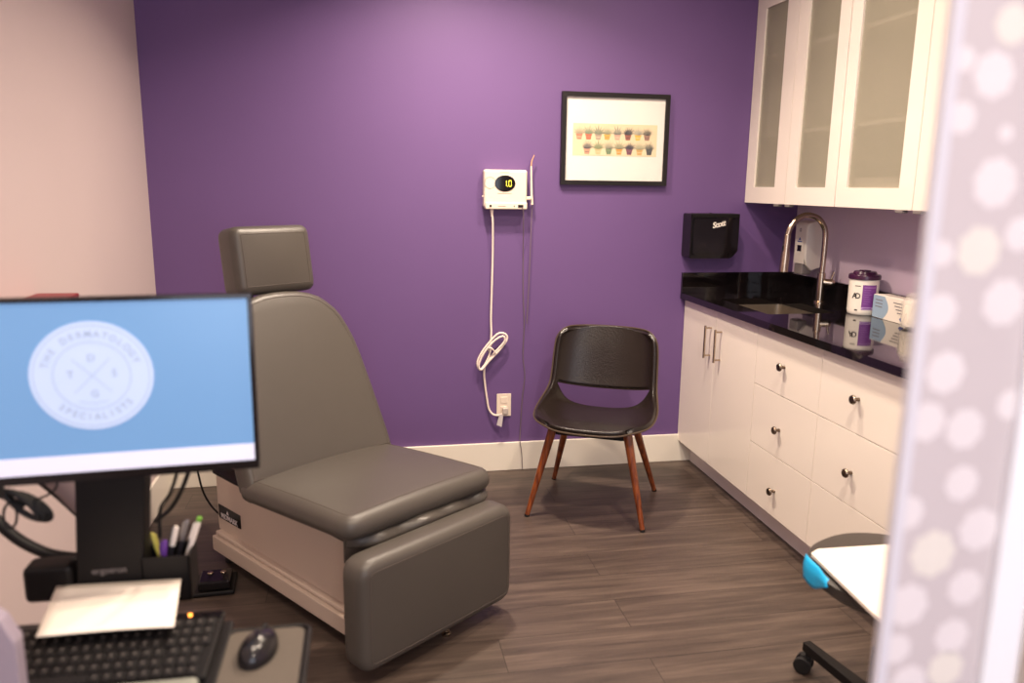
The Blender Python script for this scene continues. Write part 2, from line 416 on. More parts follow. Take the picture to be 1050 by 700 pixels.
# worktop with an undermount sink cut-out
W = thing('worktop', 'glossy black stone worktop with low splashback over the white cabinets', 'countertop', (XC, 2.66, .885))
x0, x1, y0, y1 = XC - .027, XR, 1.5, YB
sx0, sx1, sy0, sy1 = 1.712, 2.04, 3.06, 3.535
ox, oy, oz = XC, 2.66, .885
b = BM(); P = rounded([(sx0, sy0), (sx1, sy0), (sx1, sy1), (sx0, sy1)], .02, 5)
outer = [(x0, y0), (x1, y0), (x1, y1), (x0, y1)]
def ring_plate(b, outer, inner, z0, z1, off):
    for z in (z0, z1):
        vo = [b.verts.new((p[0] - off[0], p[1] - off[1], z)) for p in outer]; vi = [b.verts.new((p[0] - off[0], p[1] - off[1], z)) for p in inner]
        eo = [b.edges.new((vo[i], vo[(i + 1) % len(vo)])) for i in range(len(vo))]; ei = [b.edges.new((vi[i], vi[(i + 1) % len(vi)])) for i in range(len(vi))]
        bmesh.ops.triangle_fill(b, use_beauty=True, edges=eo + ei)
        if z == z0: lo = (vo, vi)
        else: hi = (vo, vi)
    for a, c_ in zip(lo, hi):
        n = len(a)
        for i in range(n): b.faces.new((a[i], a[(i + 1) % n], c_[(i + 1) % n], c_[i]))
ring_plate(b, outer, P, 0, .03, (ox, oy))
obj(b, 'stone_slab', stone, W, smooth=False)
b = BM(); box(b, (XR - .02 - ox, y0 - oy, .0305), (XR - ox, y1 - .02 - oy, .13), .0015); obj(b, 'side_splashback', stone, W)
b = BM(); box(b, (x0 - ox, YB - .02 - oy, .0305), (XR - ox, YB - oy, .135), .0015); obj(b, 'rear_splashback', stone, W)
K = thing('kitchen_sink', 'stainless steel undermount sink bowl set in the black worktop', 'sink', ((sx0 + sx1) / 2, (sy0 + sy1) / 2, .70))
b = BM(); cx, cy = (sx0 + sx1) / 2, (sy0 + sy1) / 2
def rect_ring(x0, x1, y0, y1, r): return [(p[0] - cx, p[1] - cy) for p in rounded([(x0, y0), (x1, y0), (x1, y1), (x0, y1)], r, 6)]
rings = []
for (g, z, r) in ((.012, .184, .035), (-.004, .184, .03), (-.006, .05, .04), (-.012, .02, .05), (-.035, .006, .05), (-.10, .002, .04)):
    g = g if g > 0 else g
    rings.append([b.verts.new((x, y, z)) for x, y in rect_ring(sx0 - g, sx1 + g, sy0 - g, sy1 + g, r)])
for a, c_ in zip(rings, rings[1:]):
    for i in range(len(a)): b.faces.new((a[i], a[(i + 1) % len(a)], c_[(i + 1) % len(a)], c_[i]))
b.faces.new(rings[-1])
o = obj(b, 'bowl', steel, K); md = o.modifiers.new('s', 'SOLIDIFY'); md.thickness = .0012
b = BM(); lathe(b, [(.0, .0035), (.030, .0035), (.043, .006), (.045, .003)], 28, cap=False); obj(b, 'drain', nickel, K)

# faucet
F = thing('gooseneck_faucet', 'brushed nickel gooseneck faucet standing behind the sink', 'faucet', (2.14, 3.36, .915))
b = BM(); lathe(b, [(.027, 0), (.027, .006), (.0185, .010), (.0185, .135), (.0175, .142), (.0125, .146)], 28); obj(b, 'faucet_body', nickel, F)
b = BM(); tube(b, [(0, 0, .14), (.002, 0, .20), (.002, 0, .28), (0, 0, .33), (-.012, 0, .365), (-.04, 0, .397), (-.08, 0, .413), (-.12, 0, .412), (-.158, 0, .39), (-.182, 0, .358), (-.193, 0, .325)], .0132, 16, smooth=6); obj(b, 'neck', nickel, F)
b = BM(); lathe(b, [(.0135, 0), (.0155, .004), (.0165, .07), (.020, .10), (.0205, .175), (.016, .178)], 24, T(-.193, 0, .326) @ RX(PI) @ RY(-.04)); sh = obj(b, 'spray_head', nickel, F)
b = BM(); box(b, (-.214, -.006, .245), (-.205, .006, .275), .003); box(b, (-.213, -.005, .225), (-.204, .005, .235), .003); obj(b, 'spray_button', rubber, sh)
b = BM(); tube(b, [(.01, -.004, .10), (.044, -.022, .098)], .0175, 16); tube(b, [(.044, -.022, .098), (.054, -.027, .098)], lambda t: .0175 - .005 * t, 16); tube(b, [(.040, -.020, .112), (.046, -.022, .135), (.050, -.024, .150)], .0045, 10); obj(b, 'lever_handle', nickel, F)

# soap dispenser on the lilac wall
D = thing('soap_dispenser', 'white wall soap dispenser on the lilac wall behind the faucet', 'soap dispenser', (XR, 3.56, 1.05))
b = BM(); prof = [(0, .02), (-.055, .0), (-.085, .03), (-.095, .06), (-.095, .21), (-.085, .235), (-.05, .245), (0, .245)]
a_ = [b.verts.new((x, -.052, z)) for x, z in prof]; c_ = [b.verts.new((x, .052, z)) for x, z in prof]
n = len(prof); b.faces.new(a_); b.faces.new(c_[::-1])
for i in range(n): b.faces.new((a_[i], c_[i], c_[(i + 1) % n], a_[(i + 1) % n]))
bmesh.ops.bevel(b, geom=list(b.edges), offset=.006, segments=3, affect='EDGES', profile=.5)
obj(b, 'housing', whitep, D)
b = BM(); box(b, (-.097, -.046, .035), (-.094, .046, .225), .001); obj(b, 'front_cover', whitep, D)
b = BM(); box(b, (-.0985, -.014, .095), (-.0965, .022, .125), .0008); obj(b, 'level_window', blackg, D)
b = BM(); text_bm(b, 'soap', .018, FACE_NX(-.0975, .004, .155), mi=0)
lathe(b, [(.0, .0), (.010, .0), (.010, .001), (0, .001)], 16, T(-.0975, .004, .19) @ RY(-PI / 2)); 
b.free(); b = BM(); prism(b, [(-.012, 0), (.012, 0), (0, .014)], 0, .0008, FACE_NX(-.0975, .004, .150)); box(b, (-.0985, -.016, .141), (-.0972, .024, .146)); obj(b, 'logo', blueink, D)
b = BM(); lathe(b, [(.006, 0), (.009, 0), (.009, .0008), (.006, .0008)], 20, T(-.0972, .004, .20) @ RY(-PI / 2), cap=False); obj(b, 'emblem', greyp, D)
b = BM(); box(b, (-.100, -.036, -.02), (-.045, .036, .034), .008, 3); obj(b, 'push_nozzle', greyp, D)

# wipes canister
N = thing('wipes_canister', 'white disinfectant wipes tub with dark purple lid and label on the worktop', 'canister', (2.138, 3.03, .9155)); N.scale = (.9, .9, .98)
b = BM(); lathe(b, [(.060, 0), (.066, .006), (.068, .02), (.068, .15), (.066, .156), (.062, .158)], 40); obj(b, 'tub', whitep, N)
b = BM(); lathe(b, [(.070, .156), (.073, .158), (.073, .172), (.070, .177), (.055, .180), (.050, .190), (.030, .192), (0, .192)], 40, cap=False); lid = obj(b, 'lid', purplid, N)
b = BM(); box(b, (-.022, -.026, .190), (.012, .016, .196), .002); obj(b, 'lid_flap', purplid, lid)
def wrap(b, a0, a1, z0, z1, r, mi=0, n=14):
    V = [[b.verts.new((r * math.cos(a0 + (a1 - a0) * i / n), r * math.sin(a0 + (a1 - a0) * i / n), z)) for i in range(n + 1)] for z in (z0, z1)]
    for i in range(n): b.faces.new((V[0][i], V[0][i + 1], V[1][i + 1], V[1][i])).material_index = mi
AV = math.atan2(-3.02, -2.105)          # towards the room's doorway
b = BM(); wrap(b, AV - .06, AV + .95, .025, .135, .0684); wrap(b, AV - .06, AV + .95, .027, .037, .0688, 1)
wrap(b, AV + .05, AV + .85, .122, .126, .0688, 2)
for k in range(7): wrap(b, AV + .05, AV + .35 + .4 * random.random(), .112 - k * .010, .1135 - k * .010, .0688, 2)
wrap(b, AV + .02, AV + .62, .030, .034, .0690, 0); wrap(b, AV + .70, AV + .80, .029, .035, .0692, 1)
obj(b, 'label', [purpink, mat('lavender_print', rgb(190, 160, 205), .5), mat('mauve_print', rgb(160, 110, 175), .5)], N)
b = BM()
for ch, da in (('A', -.58), ('D', -.34)):
    a = AV + da; text_bm(b, ch, .034, T(.0686 * math.cos(a), .0686 * math.sin(a), .085) @ RZ(a + PI / 2) @ RX(PI / 2), bold=.0006)
wrap(b, AV - .6, AV - .2, .128, .131, .0687); wrap(b, AV - .5, AV - .3, .02, .026, .0687)
obj(b, 'printing', darkink, N)

# tissue/glove box
G = thing('glove_box', 'small white and pale blue printed box on the worktop beside the wipes tub', 'box', (2.171, 2.842, .9155), -.03)
b = BM(); box(b, (-.035, -.115, 0), (.035, .115, .098), .0015); obj(b, 'carton', paperm, G)
b = BM()
pts = [(.115, .002), (.115, .096)] + [(.115 - .075 - .03 * math.cos(t), .049 + .047 * math.sin(t)) for t in [PI / 2 - k * PI / 12 for k in range(13)]]
pts = [(-.115, .002)] + [(-.04 + .03 * math.sin(PI * k / 12) , .002 + .094 * k / 12) for k in range(13)] + [(-.115, .096)]
prism(b, pts, 0, .0006, FACE_NX(-.0352, 0, 0)); obj(b, 'blue_panel', bluebox, G)
b = BM()
for k in range(3): box(b, (-.0362, .05 - 0, .075 - k * .014), (-.0357, .098, .079 - k * .014))
for k in range(4): box(b, (-.0362, -.09, .078 - k * .013), (-.0357, -.02 - .01 * k, .0815 - k * .013))
obj(b, 'print_lines', ink, G, smooth=False)
b = BM(); lathe(b, [(0, 0), (.016, 0), (.016, .0006), (0, .0006)], 20, T(-.0357, -.085, .018) @ RY(-PI / 2) @ Matrix.Diagonal((.5, 1, 1, 1)), cap=False); obj(b, 'oval_logo', blueink, G)

# glass jar of cotton
J = thing('glass_jar', 'clear glass jar of white cotton at the near end of the worktop', 'jar', (2.13, 2.665, .9155))
b = BM(); lathe(b, [(.0, .002), (.058, .002), (.062, .008), (.063, .10), (.050, .122), (.046, .126), (.044, .122), (.057, .10), (.058, .012), (0, .007)], 36, cap=False); obj(b, 'jar_body', glassm, J)
b = BM(); lathe(b, [(0, .010), (.054, .011), (.0575, .03), (.058, .090), (.050, .106), (.02, .112), (0, .113)], 24, cap=False)
for v in b.verts: v.co += Vector((random.uniform(-1, 1), random.uniform(-1, 1), random.uniform(-.6, .6))) * .0022
obj(b, 'cotton_wool', cotton, J)
b = BM(); lathe(b, [(.0, .127), (.049, .127), (.050, .133), (.030, .139), (.012, .142), (.016, .152), (.012, .160), (0, .162)], 30, cap=False); obj(b, 'lid', glassm, J)

# ------------------------------------------------------------------ upper cabinets
XU = 1.929; ZU0, ZU1 = 1.378, 2.39
def upper(y0, y1, doors, label, zs=(1.705, 2.075)):
    yc = (y0 + y1) / 2; U = thing('wall_cabinet', label, 'cabinet', (XU, yc, ZU0), 0, 'white glass fronted wall cabinets')
    h = ZU1 - ZU0; b = BM(); X1 = XR - XU - .001
    a0, a1 = y0 - yc + .0005, y1 - yc - .0005
    box(b, (.021, a0, 0), (X1, a0 + .018, h)); box(b, (.021, a1 - .018, 0), (X1, a1, h)); box(b, (.021, a0 + .018, 0), (X1, a1 - .018, .018)); box(b, (.021, a0 + .018, h - .018), (X1, a1 - .018, h)); box(b, (X1 - .008, a0 + .018, .018), (X1, a1 - .018, h - .018))
    obj(b, 'body', carc, U, smooth=False)
    for z in zs:
        b = BM(); box(b, (.024, a0 + .0185, z - ZU0 - .009), (X1 - .009, a1 - .0185, z - ZU0 + .009), .001); obj(b, 'shelf', carc, U)
    for (d0, d1, g0, g1) in doors:
        b = BM(); ring = lambda *a: [(p[0] - yc, p[1] - ZU0) for p in a]
        o_ = [(d0, ZU0), (d1, ZU0), (d1, ZU1), (d0, ZU1)]; i_ = [(g0, 1.456), (g1, 1.456), (g1, 2.298), (g0, 2.298)]
        # frame built as plate with an opening, standing in the YZ plane
        for (q0, q1, r0, r1) in ((d0, g0, ZU0, ZU1), (g1, d1, ZU0, ZU1), (g0, g1, ZU0, 1.456), (g0, g1, 2.298, ZU1)):
            box(b, (0, q0 - yc, r0 - ZU0), (.019, q1 - yc, r1 - ZU0))
        bmesh.ops.remove_doubles(b, verts=b.verts, dist=.0001)
        dr = obj(b, 'door', lacq, U, smooth=False)
        b = BM(); box(b, (.008, g0 - yc - .006, 1.45 - ZU0), (.013, g1 - yc + .006, 2.304 - ZU0)); obj(b, 'glass_pane', frost, dr, smooth=False)
    return U
def pull(U, y):   # small grey tab pull under the door
    b = BM(); box(b, (-.004, y - U.location.y - .02, -.012), (.02, y - U.location.y + .02, -.001), .002); obj(b, 'tab_pull', greyp, U)
U1 = upper(2.984, 3.774, [(3.383, 3.772, 3.484, 3.688), (2.986, 3.380, 3.062, 3.296)], 'white wall cabinet with two frosted glass doors against the purple wall')
pull(U1, 3.455); pull(U1, 3.352)
U2 = upper(2.031, 2.983, [(2.509, 2.981, 2.590, 2.910), (2.033, 2.505, 2.115, 2.425)], 'white wall cabinet with two frosted glass doors above the glass jar')
pull(U2, 2.573); pull(U2, 2.478)
U3 = upper(1.25, 2.030, [(1.642, 2.028, 1.72, 1.95), (1.252, 1.640, 1.33, 1.56)], 'white wall cabinet nearest the doorway behind the patterned panel')
# cups seen dimly through the wide frosted pane
b = BM(); lathe(b, [(.020, 0), (.024, .10), (.023, .10), (.019, .003), (0, .003)], 16, cap=False)
cup = obj(b, 'plastic_cup', mat('smoky_plastic', rgb(110, 104, 96), .4, noise=.05), None)
tag(cup, 'small smoky cup in the row behind the wide frosted cabinet pane', 'cup', 'row of cups inside the wall cabinet'); cup.location = (1.99, 2.62, ZU0 + .1185)
box_ = BM(); box(box_, (1.965, 2.56, ZU0 + .0185), (2.07, 2.92, ZU0 + .118), .003); tag(recentre(obj(box_, 'storage_box', carc)), 'long pale box inside the wall cabinet under the row of cups', 'box')
for k in range(1, 6):
    c2 = cup.copy(); C.objects.link(c2); c2.location = (1.99, 2.62 + .052 * k, ZU0 + .1185)

# ------------------------------------------------------------------ paper towel dispenser
D = thing('paper_towel_dispenser', 'glossy black folded paper towel dispenser on the purple wall above the worktop', 'towel dispenser', (1.73, YB, 1.10))
b = BM()
poly = rounded([(-.13, 0), (.095, 0), (.13, .035), (.13, .222), (-.13, .222)], [.012, .02, .012, .008, .008], 4)
prism(b, poly, 0, .10, RX(PI / 2), bev=.004, seg=2)
obj(b, 'housing', blackg, D)
b = BM(); prism(b, rounded([(-.118, .018), (.075, .018), (.088, .05), (.088, .19), (.06, .205), (-.118, .196)], .01, 4), .1005, .113, RX(PI / 2), bev=.005, seg=2)
obj(b, 'front_cover', blackg, D)
b = BM(); box(b, (-.125, -.112, .203), (.125, -.02, .2225), .003); obj(b, 'top_ledge', blackp, D)
b = BM(); text_bm(b, 'Scott', .038, T(.012, -.1145, .17) @ RX(PI / 2) @ RZ(.22), shear=.25, bold=.0012, ext=.0005, spacing=.85); obj(b, 'brand_script', whitep, D)
b = BM(); cyl(b, .005, 0, .004, T(-.01, -.06, .2225)); obj(b, 'lock', rubber, D)

# ------------------------------------------------------------------ framed print
A = thing('framed_print', 'black framed print of two rows of small potted plants on the purple wall', 'picture', (1.219, YB, 1.455))
fw, fh, ft = .272, .437, .022
b = BM()
for (lo, hi) in (((-fw, -.025, 0), (fw, -.001, ft)), ((-fw, -.025, fh - ft), (fw, -.001, fh)), ((-fw, -.025, ft), (-fw + ft, -.001, fh - ft)), ((fw - ft, -.025, ft), (fw, -.001, fh - ft))): box(b, lo, hi)
bmesh.ops.remove_doubles(b, verts=b.verts, dist=.0001)
obj(b, 'frame', mat('black_brown_frame', rgb(18, 12, 12), .4, noise=.1, nscale=30), A, smooth=False)
b = BM(); box(b, (-fw + ft, -.014, ft), (fw - ft, -.006, fh - ft)); obj(b, 'mat_board', mat('mat_white', rgb(224, 218, 210), .7, noise=.01), A, smooth=False)
b = BM(); mats = [mat('print_cream', rgb(216, 198, 160), .8, noise=.04, nscale=30)]
box(b, (-.214, -.0152, .141), (.214, -.0142, .292), mi=0)
potc = [(196, 120, 90), (206, 92, 60), (160, 140, 120), (214, 160, 60), (190, 150, 130), (140, 70, 50), (222, 170, 60), (150, 110, 90)]
potd = [(190, 140, 110), (190, 170, 120), (110, 130, 90), (214, 140, 50), (110, 50, 70), (190, 150, 80), (60, 60, 60)]
leafc = [(110, 100, 80), (96, 120, 90), (110, 120, 95), (80, 105, 70), (70, 85, 80), (40, 36, 40), (80, 105, 110), (50, 46, 42)]
leafd = [(50, 50, 60), (110, 125, 80), (60, 85, 70), (70, 90, 50), (44, 32, 50), (90, 110, 80), (40, 50, 50)]
def plant(x, z0, pc, lc, k):
    mats.append(mat('pot_%d' % len(mats), rgb(*pc), .8, noise=.1, nscale=60)); pi = len(mats) - 1
    mats.append(mat('leaf_%d' % len(mats), rgb(*lc), .8, noise=.1, nscale=60)); li = len(mats) - 1
    prism(b, [(-.011, 0), (.011, 0), (.015, .020), (.017, .020), (.017, .026), (-.017, .026), (-.017, .020), (-.015, .020)], 0, .0006, T(x, -.0154, z0) @ RX(PI / 2), mi=pi)
    box(b, (x - .012, -.0163, z0 + .010), (x + .012, -.0158, z0 + .0125), mi=li if k % 2 else 0)
    n = 7 + k % 2
    for j in range(n):
        a = -1.2 + 2.4 * j / (n - 1); L = .037 + .006 * math.cos(a * 1.5) + random.uniform(-.007, .004); w_ = .0015 + .0008 * (k % 3)
        prism(b, [(0, 0), (w_, L * .5), (0, L), (-w_, L * .5)], 0, .0004 + .0001 * j, T(x, -.0158, z0 + .024) @ RX(PI / 2) @ RZ(-a), mi=li)
for k, x in enumerate((1.036, 1.083, 1.132, 1.177, 1.229, 1.283, 1.334, 1.381)): plant(x - 1.219, .217, potc[k], leafc[k], k)
for k, x in enumerate((1.077, 1.133, 1.187, 1.24, 1.292, 1.345, 1.395)): plant(x - 1.219, .148, potd[k], leafd[k], k + 1)
obj(b, 'print', mats, A, smooth=False)
b = BM(); box(b, (-fw + ft, -.0185, ft), (fw - ft, -.0175, fh - ft)); gl = mat('picture_glass', rgb(255, 255, 255), .02, alpha=.03); obj(b, 'glass', gl, A, smooth=False)

# ------------------------------------------------------------------ electrosurgical unit, cords, outlet
H = thing('electrosurgical_unit', 'white wall mounted electrosurgical generator with round black readout on the purple wall', 'medical device', (.668, YB, 1.335))
b = BM(); box(b, (-.102, -.055, .006), (.108, -.001, .186), .012, 4); obj(b, 'housing', cream, H)
b = BM(); box(b, (-.096, -.061, 0), (.108, -.004, .034), .006, 3); obj(b, 'socket_panel', cream, H)
b = BM(); lathe(b, [(0, 0), (.049, 0), (.050, .002), (.047, .003), (0, .003)], 40, T(-.001, -.055, .122) @ RX(PI / 2) @ Matrix.Diagonal((1, .76, 1, 1)), cap=False); rd = obj(b, 'readout', blackg, H)
b = BM()
def seg(x, z, w_, h_): box(b, (x - w_ / 2, -.0592, z - h_ / 2), (x + w_ / 2, -.0584, z + h_ / 2))
for zz in (.129, .115): seg(.005, zz, .0028, .011)
for zz in (.129, .115): seg(.0165, zz, .0024, .010); seg(.029, zz, .0024, .010)
seg(.0228, .136, .010, .0024); seg(.0228, .108, .010, .0024); seg(.0105, .1085, .0028, .0028)
obj(b, 'digits', yellowled, rd, smooth=False)
b = BM(); lathe(b, [(.026, 0), (.0275, 0), (.0275, .001), (.026, .001)], 40, T(-.073, -.055, .124) @ RX(PI / 2), cap=False); obj(b, 'dial_ring', greyp, H)
b = BM()
for (x, z, ww) in ((-.003, .172, .045), (-.003, .075, .07)): box(b, (x - ww / 2, -.0562, z), (x + ww / 2, -.0552, z + .0025))
box(b, (-.035, -.0622, .014), (.002, -.0612, .018)); obj(b, 'printed_lines', mat('pale_ink', rgb(176, 160, 148), .7), H, smooth=False)
b = BM()
for x, r in ((-.071, .0055), (.044, .003)): cyl(b, r, 0, .002, T(x, -.0605, .016) @ RX(PI / 2), seg=14)
box(b, (.062, -.0625, .009), (.088, -.0605, .022), .002); obj(b, 'sockets', blackp, H)
b = BM(); box(b, (.104, -.046, .046), (.129, -.024, .062), .004); box(b, (.125, -.050, .050), (.131, -.020, .060), .002); obj(b, 'pen_holder', cream, H)
b = BM(); cyl(b, .004, 0, .006, T(-.102, -.03, .06) @ RY(-PI / 2), seg=12); obj(b, 'side_button', cream, H)
P_ = thing('handpiece', 'slim cream pen handpiece hanging at the side of the electrosurgical unit', 'handpiece', (.806, YB - .035, 1.37))
b = BM(); tube(b, [(-.001, 0, -.012), (-.004, 0, .03), (-.007, 0, .10), (-.009, 0, .17)], lambda t: .0065 - .0025 * t, 12, smooth=4); obj(b, 'grip', cream, P_)
b = BM(); tube(b, [(-.009, 0, .17), (-.006, 0, .195), (.006, 0, .222)], lambda t: .004 - .0015 * t, 10, smooth=4); obj(b, 'tip', mat('tan_tip', rgb(196, 150, 120), .4), P_)
b = BM(); tube(b, [(0, 0, -.012), (.0, .01, -.05), (-.003, .012, -.2), (-.009, .016, -.45), (-.014, .018, -.60)], .0022, 6, smooth=5)
thin = mat('grey_cable', rgb(112, 98, 104), .5, noise=.04); obj(b, 'cable', thin, P_)
Y1 = YB - .006
b = BM(); tube(b, [(.748, YB - .0635, 1.348), (.756, YB - .064, 1.325), (.762, YB - .045, 1.25), (.770, Y1, 1.12), (.773, Y1, .927), (.781, Y1, .77), (.777, Y1, .605), (.788, Y1, .503), (.777, Y1, .376), (.769, Y1 - .003, .22), (.765, Y1 - .016, .157), (.774, Y1 - .018, .10), (.780, Y1 - .02, .006)], .0022, 6, smooth=6)
tag(recentre(obj(b, 'thin_cable', thin)), 'thin grey cable running from the electrosurgical unit down to the floor', 'cable')
# white cord with a bundled loop
cordm = mat('white_cord', rgb(234, 218, 206), .45, noise=.02)
CD = thing('power_cord', 'white power cord with a tied bundle of loops hanging to the outlet', 'cord', (.60, YB, .26))
off = Vector((.60, YB, .26))
path = [(.607, .04, 1.318), (.612, .036, 1.27), (.616, .018, 1.122), (.613, .014, .93), (.610, .016, .80), (.611, .022, .721), (.602, .026, .618), (.560, .026, .545), (.541, .026, .575), (.560, .026, .625), (.600, .026, .680), (.645, .026, .724), (.680, .026, .722), (.690, .028, .695), (.655, .030, .645), (.602, .032, .590), (.562, .034, .545), (.548, .034, .570), (.575, .034, .632), (.625, .034, .690), (.668, .034, .712), (.676, .034, .685), (.630, .028, .630), (.588, .020, .575), (.578, .014, .530), (.582, .012, .470), (.594, .012, .385), (.603, .014, .336), (.622, .02, .308), (.648, .03, .303), (.668, .038, .312)]
b = BM(); tube(b, [Vector((x, YB - d, z)) - off for x, d, z in path], .0052, 8, smooth=7); cord = obj(b, 'cord', cordm, CD)
b = BM(); tube(b, [Vector((.607, YB - .038, 1.334)) - off, Vector((.607, YB - .040, 1.300)) - off], lambda t: .009 - .004 * t, 12); obj(b, 'connector', cordm, CD)
b = BM(); box(b, (-.014, -.044, .028), (.014, -.0095, .062), .005, 3, M=T(.085, 0, .02)); obj(b, 'plug', mat('clear_grey_plug', rgb(190, 178, 170), .25), CD)
b = BM(); prism(b, [(-.014, 0), (.012, -.012), (.020, .05), (.0, .055)], 0, .0012, T(.052, -.047, -.002) @ RX(PI / 2)); obj(b, 'cord_tag', mat('clear_tag', rgb(205, 196, 196), .3), CD)
b = BM(); tube(b, [(.02, -.028, .36), (.03, -.038, .37), (.008, -.042, .395), (-.005, -.03, .39), (.0, -.018, .375)], .004, 8, smooth=3, M=T(-.0, 0, -.0)); obj(b, 'tie', cordm, CD)
OT = thing('wall_outlet', 'white duplex wall outlet on the purple wall beside the leather chair', 'outlet', (.682, YB, .29))
b = BM(); box(b, (-.037, -.006, 0), (.037, -.0005, .118), .002); obj(b, 'cover_plate', cream, OT)
b = BM(); box(b, (-.017, -.009, .068), (.017, -.005, .102), .004, 2); box(b, (-.017, -.009, .018), (.017, -.005, .052), .004, 2); obj(b, 'socket', cream, OT)

# ------------------------------------------------------------------ black leather side chair
CH = thing('side_chair', 'black leather side chair with tapered red walnut legs against the purple wall', 'chair', (1.025, 3.278, 0), math.atan2(-.456, .89))
def leg(name, foot, top, parent):
    b = BM(); tube(b, [Vector(foot), Vector(top)], lambda t: .0105 + .010 * t, 16); l = obj(b, name, woodm, parent)
    d = (Vector(top) - Vector(foot)).normalized()
    b = BM(); tube(b, [Vector(foot) + Vector((0, 0, 0)), Vector(foot) + d * .010], .0116, 16); obj(b, 'foot_tip', rubber, l)
for fx, fy, tx, ty in ((-.26, -.239, -.165, -.17), (.256, -.239, .165, -.17), (-.249, .238, -.15, .10), (.253, .241, .15, .10)):
    leg('leg', (fx, fy, .0), (tx, ty, .402), CH)
# one shell sheet: sides sweep from the seat up into the backrest, open slot between
NU, NV = 41, 41; JA, JB = 20, 25
def prof_c(v):      # centre profile: y,z
    K_ = [(0, -.290, .420), (.12, -.20, .424), (.28, -.07, .414), (.42, .06, .410), (.52, .140, .422), (.60, .192, .488), (.68, .215, .540), (.84, .258, .685), (.97, .29, .782), (1, .292, .79)]
    return interp(K_, v)
def prof_s(v):      # side profile: x half-width, y, z
    K_ = [(0, .175, -.250, .428), (.10, .232, -.20, .434), (.20, .262, -.14, .442), (.30, .272, -.07, .452), (.42, .272, .0, .470), (.52, .262, .07, .497), (.60, .252, .115, .530), (.72, .248, .145, .605), (.86, .244, .168, .70), (.95, .232, .185, .765), (1, .195, .205, .79)]
    return interp(K_, v)
def interp(K_, v):
    for i in range(len(K_) - 1):
        if v <= K_[i + 1][0] + 1e-9:
            a, b_ = K_[i], K_[i + 1]
            p, q = K_[max(0, i - 1)], K_[min(len(K_) - 1, i + 2)]
            t = (v - a[0]) / (b_[0] - a[0]); out = []
            for j in range(1, len(a)):
                m0 = (b_[j] - p[j]) / max(1e-6, (b_[0] - p[0])) * (b_[0] - a[0]); m1 = (q[j] - a[j]) / max(1e-6, (q[0] - a[0])) * (b_[0] - a[0])
                t2, t3 = t * t, t ** 3
                out.append((2 * t3 - 3 * t2 + 1) * a[j] + (t3 - 2 * t2 + t) * m0 + (-2 * t3 + 3 * t2) * b_[j] + (t3 - t2) * m1)
            return out
    return list(K_[-1][1:])
def shell_pt(u, v):
    cy_, cz_ = prof_c(v); sx_, sy_, sz_ = prof_s(v)
    k = abs(u) ** 2.4
    return Vector((sx_ * math.sin(u * PI / 2) ** 1 if False else sx_ * (u * (1.25 - .25 * u * u)), cy_ * (1 - k) + sy_ * k, cz_ * (1 - k) + sz_ * k))
def in_slot(u, v):
    hw = .86
    if abs(u) > hw: return False
    return JA <= v < JB
b = BM(); V = {}
for j in range(NV):
    for i in range(NU):
        uu = -1 + 2 * i / (NU - 1); lo_v = .50 + .115 * min(1, abs(uu) / .86) ** 3 * (1 if abs(uu) <= .86 else max(0, (1 - abs(uu)) / .14)); hi_v = .628 + .0 * uu
        vv_ = lo_v * j / JA if j <= JA else (lo_v + (hi_v - lo_v) * (j - JA) / (JB - JA) if j <= JB else hi_v + (1 - hi_v) * (j - JB) / (NV - 1 - JB))
        V[i, j] = b.verts.new(shell_pt(uu, vv_))
for j in range(NV - 1):
    for i in range(NU - 1):
        u = -1 + 2 * (i + .5) / (NU - 1); v = j
        if not in_slot(u, v): b.faces.new((V[i, j], V[i + 1, j], V[i + 1, j + 1], V[i, j + 1]))
for vv in [x for x in b.verts if not x.link_faces]: b.verts.remove(vv)
edges = [e for e in b.edges if e.is_boundary]
# boundary loops for the piping
def loops(edges):
    adj = {}
    for e in edges:
        for a_, c_ in ((e.verts[0], e.verts[1]), (e.verts[1], e.verts[0])): adj.setdefault(a_, []).append(c_)
    seen = set(); out = []
    for s in adj:
        if s in seen: continue
        L = [s]; seen.add(s); cur = s
        while True:
            nx = [q for q in adj[cur] if q not in seen]
            if not nx: break
            cur = nx[0]; seen.add(cur); L.append(cur)
        out.append([q.co.copy() for q in L])
    return out
LP = loops(edges)
sh = obj(b, 'seat_shell', leather, CH)
md = sh.modifiers.new('s', 'SOLIDIFY'); md.thickness = .022; md.offset = -1
md = sh.modifiers.new('sub', 'SUBSURF'); md.levels = 2; md.render_levels = 2
b = BM()
for L in LP:
    for _ in range(3): L = [(L[i - 1] + L[i] * 2 + L[(i + 1) % len(L)]) / 4 for i in range(len(L))]
    tube(b, L, .0042, 8, closed=True)
obj(b, 'piping', piping_b, sh)
b = BM(); prism(b, rounded([(-.17, -.18), (.17, -.18), (.16, .12), (-.16, .12)], .03), .375, .392, bev=.003); obj(b, 'under_frame', blackp, CH)

# ------------------------------------------------------------------ exam chair
E_ = thing('exam_chair', 'taupe upholstered medical exam chair with beige base facing the room', 'exam chair', (-.606, 3.03, 0), math.atan2(.6, .8))
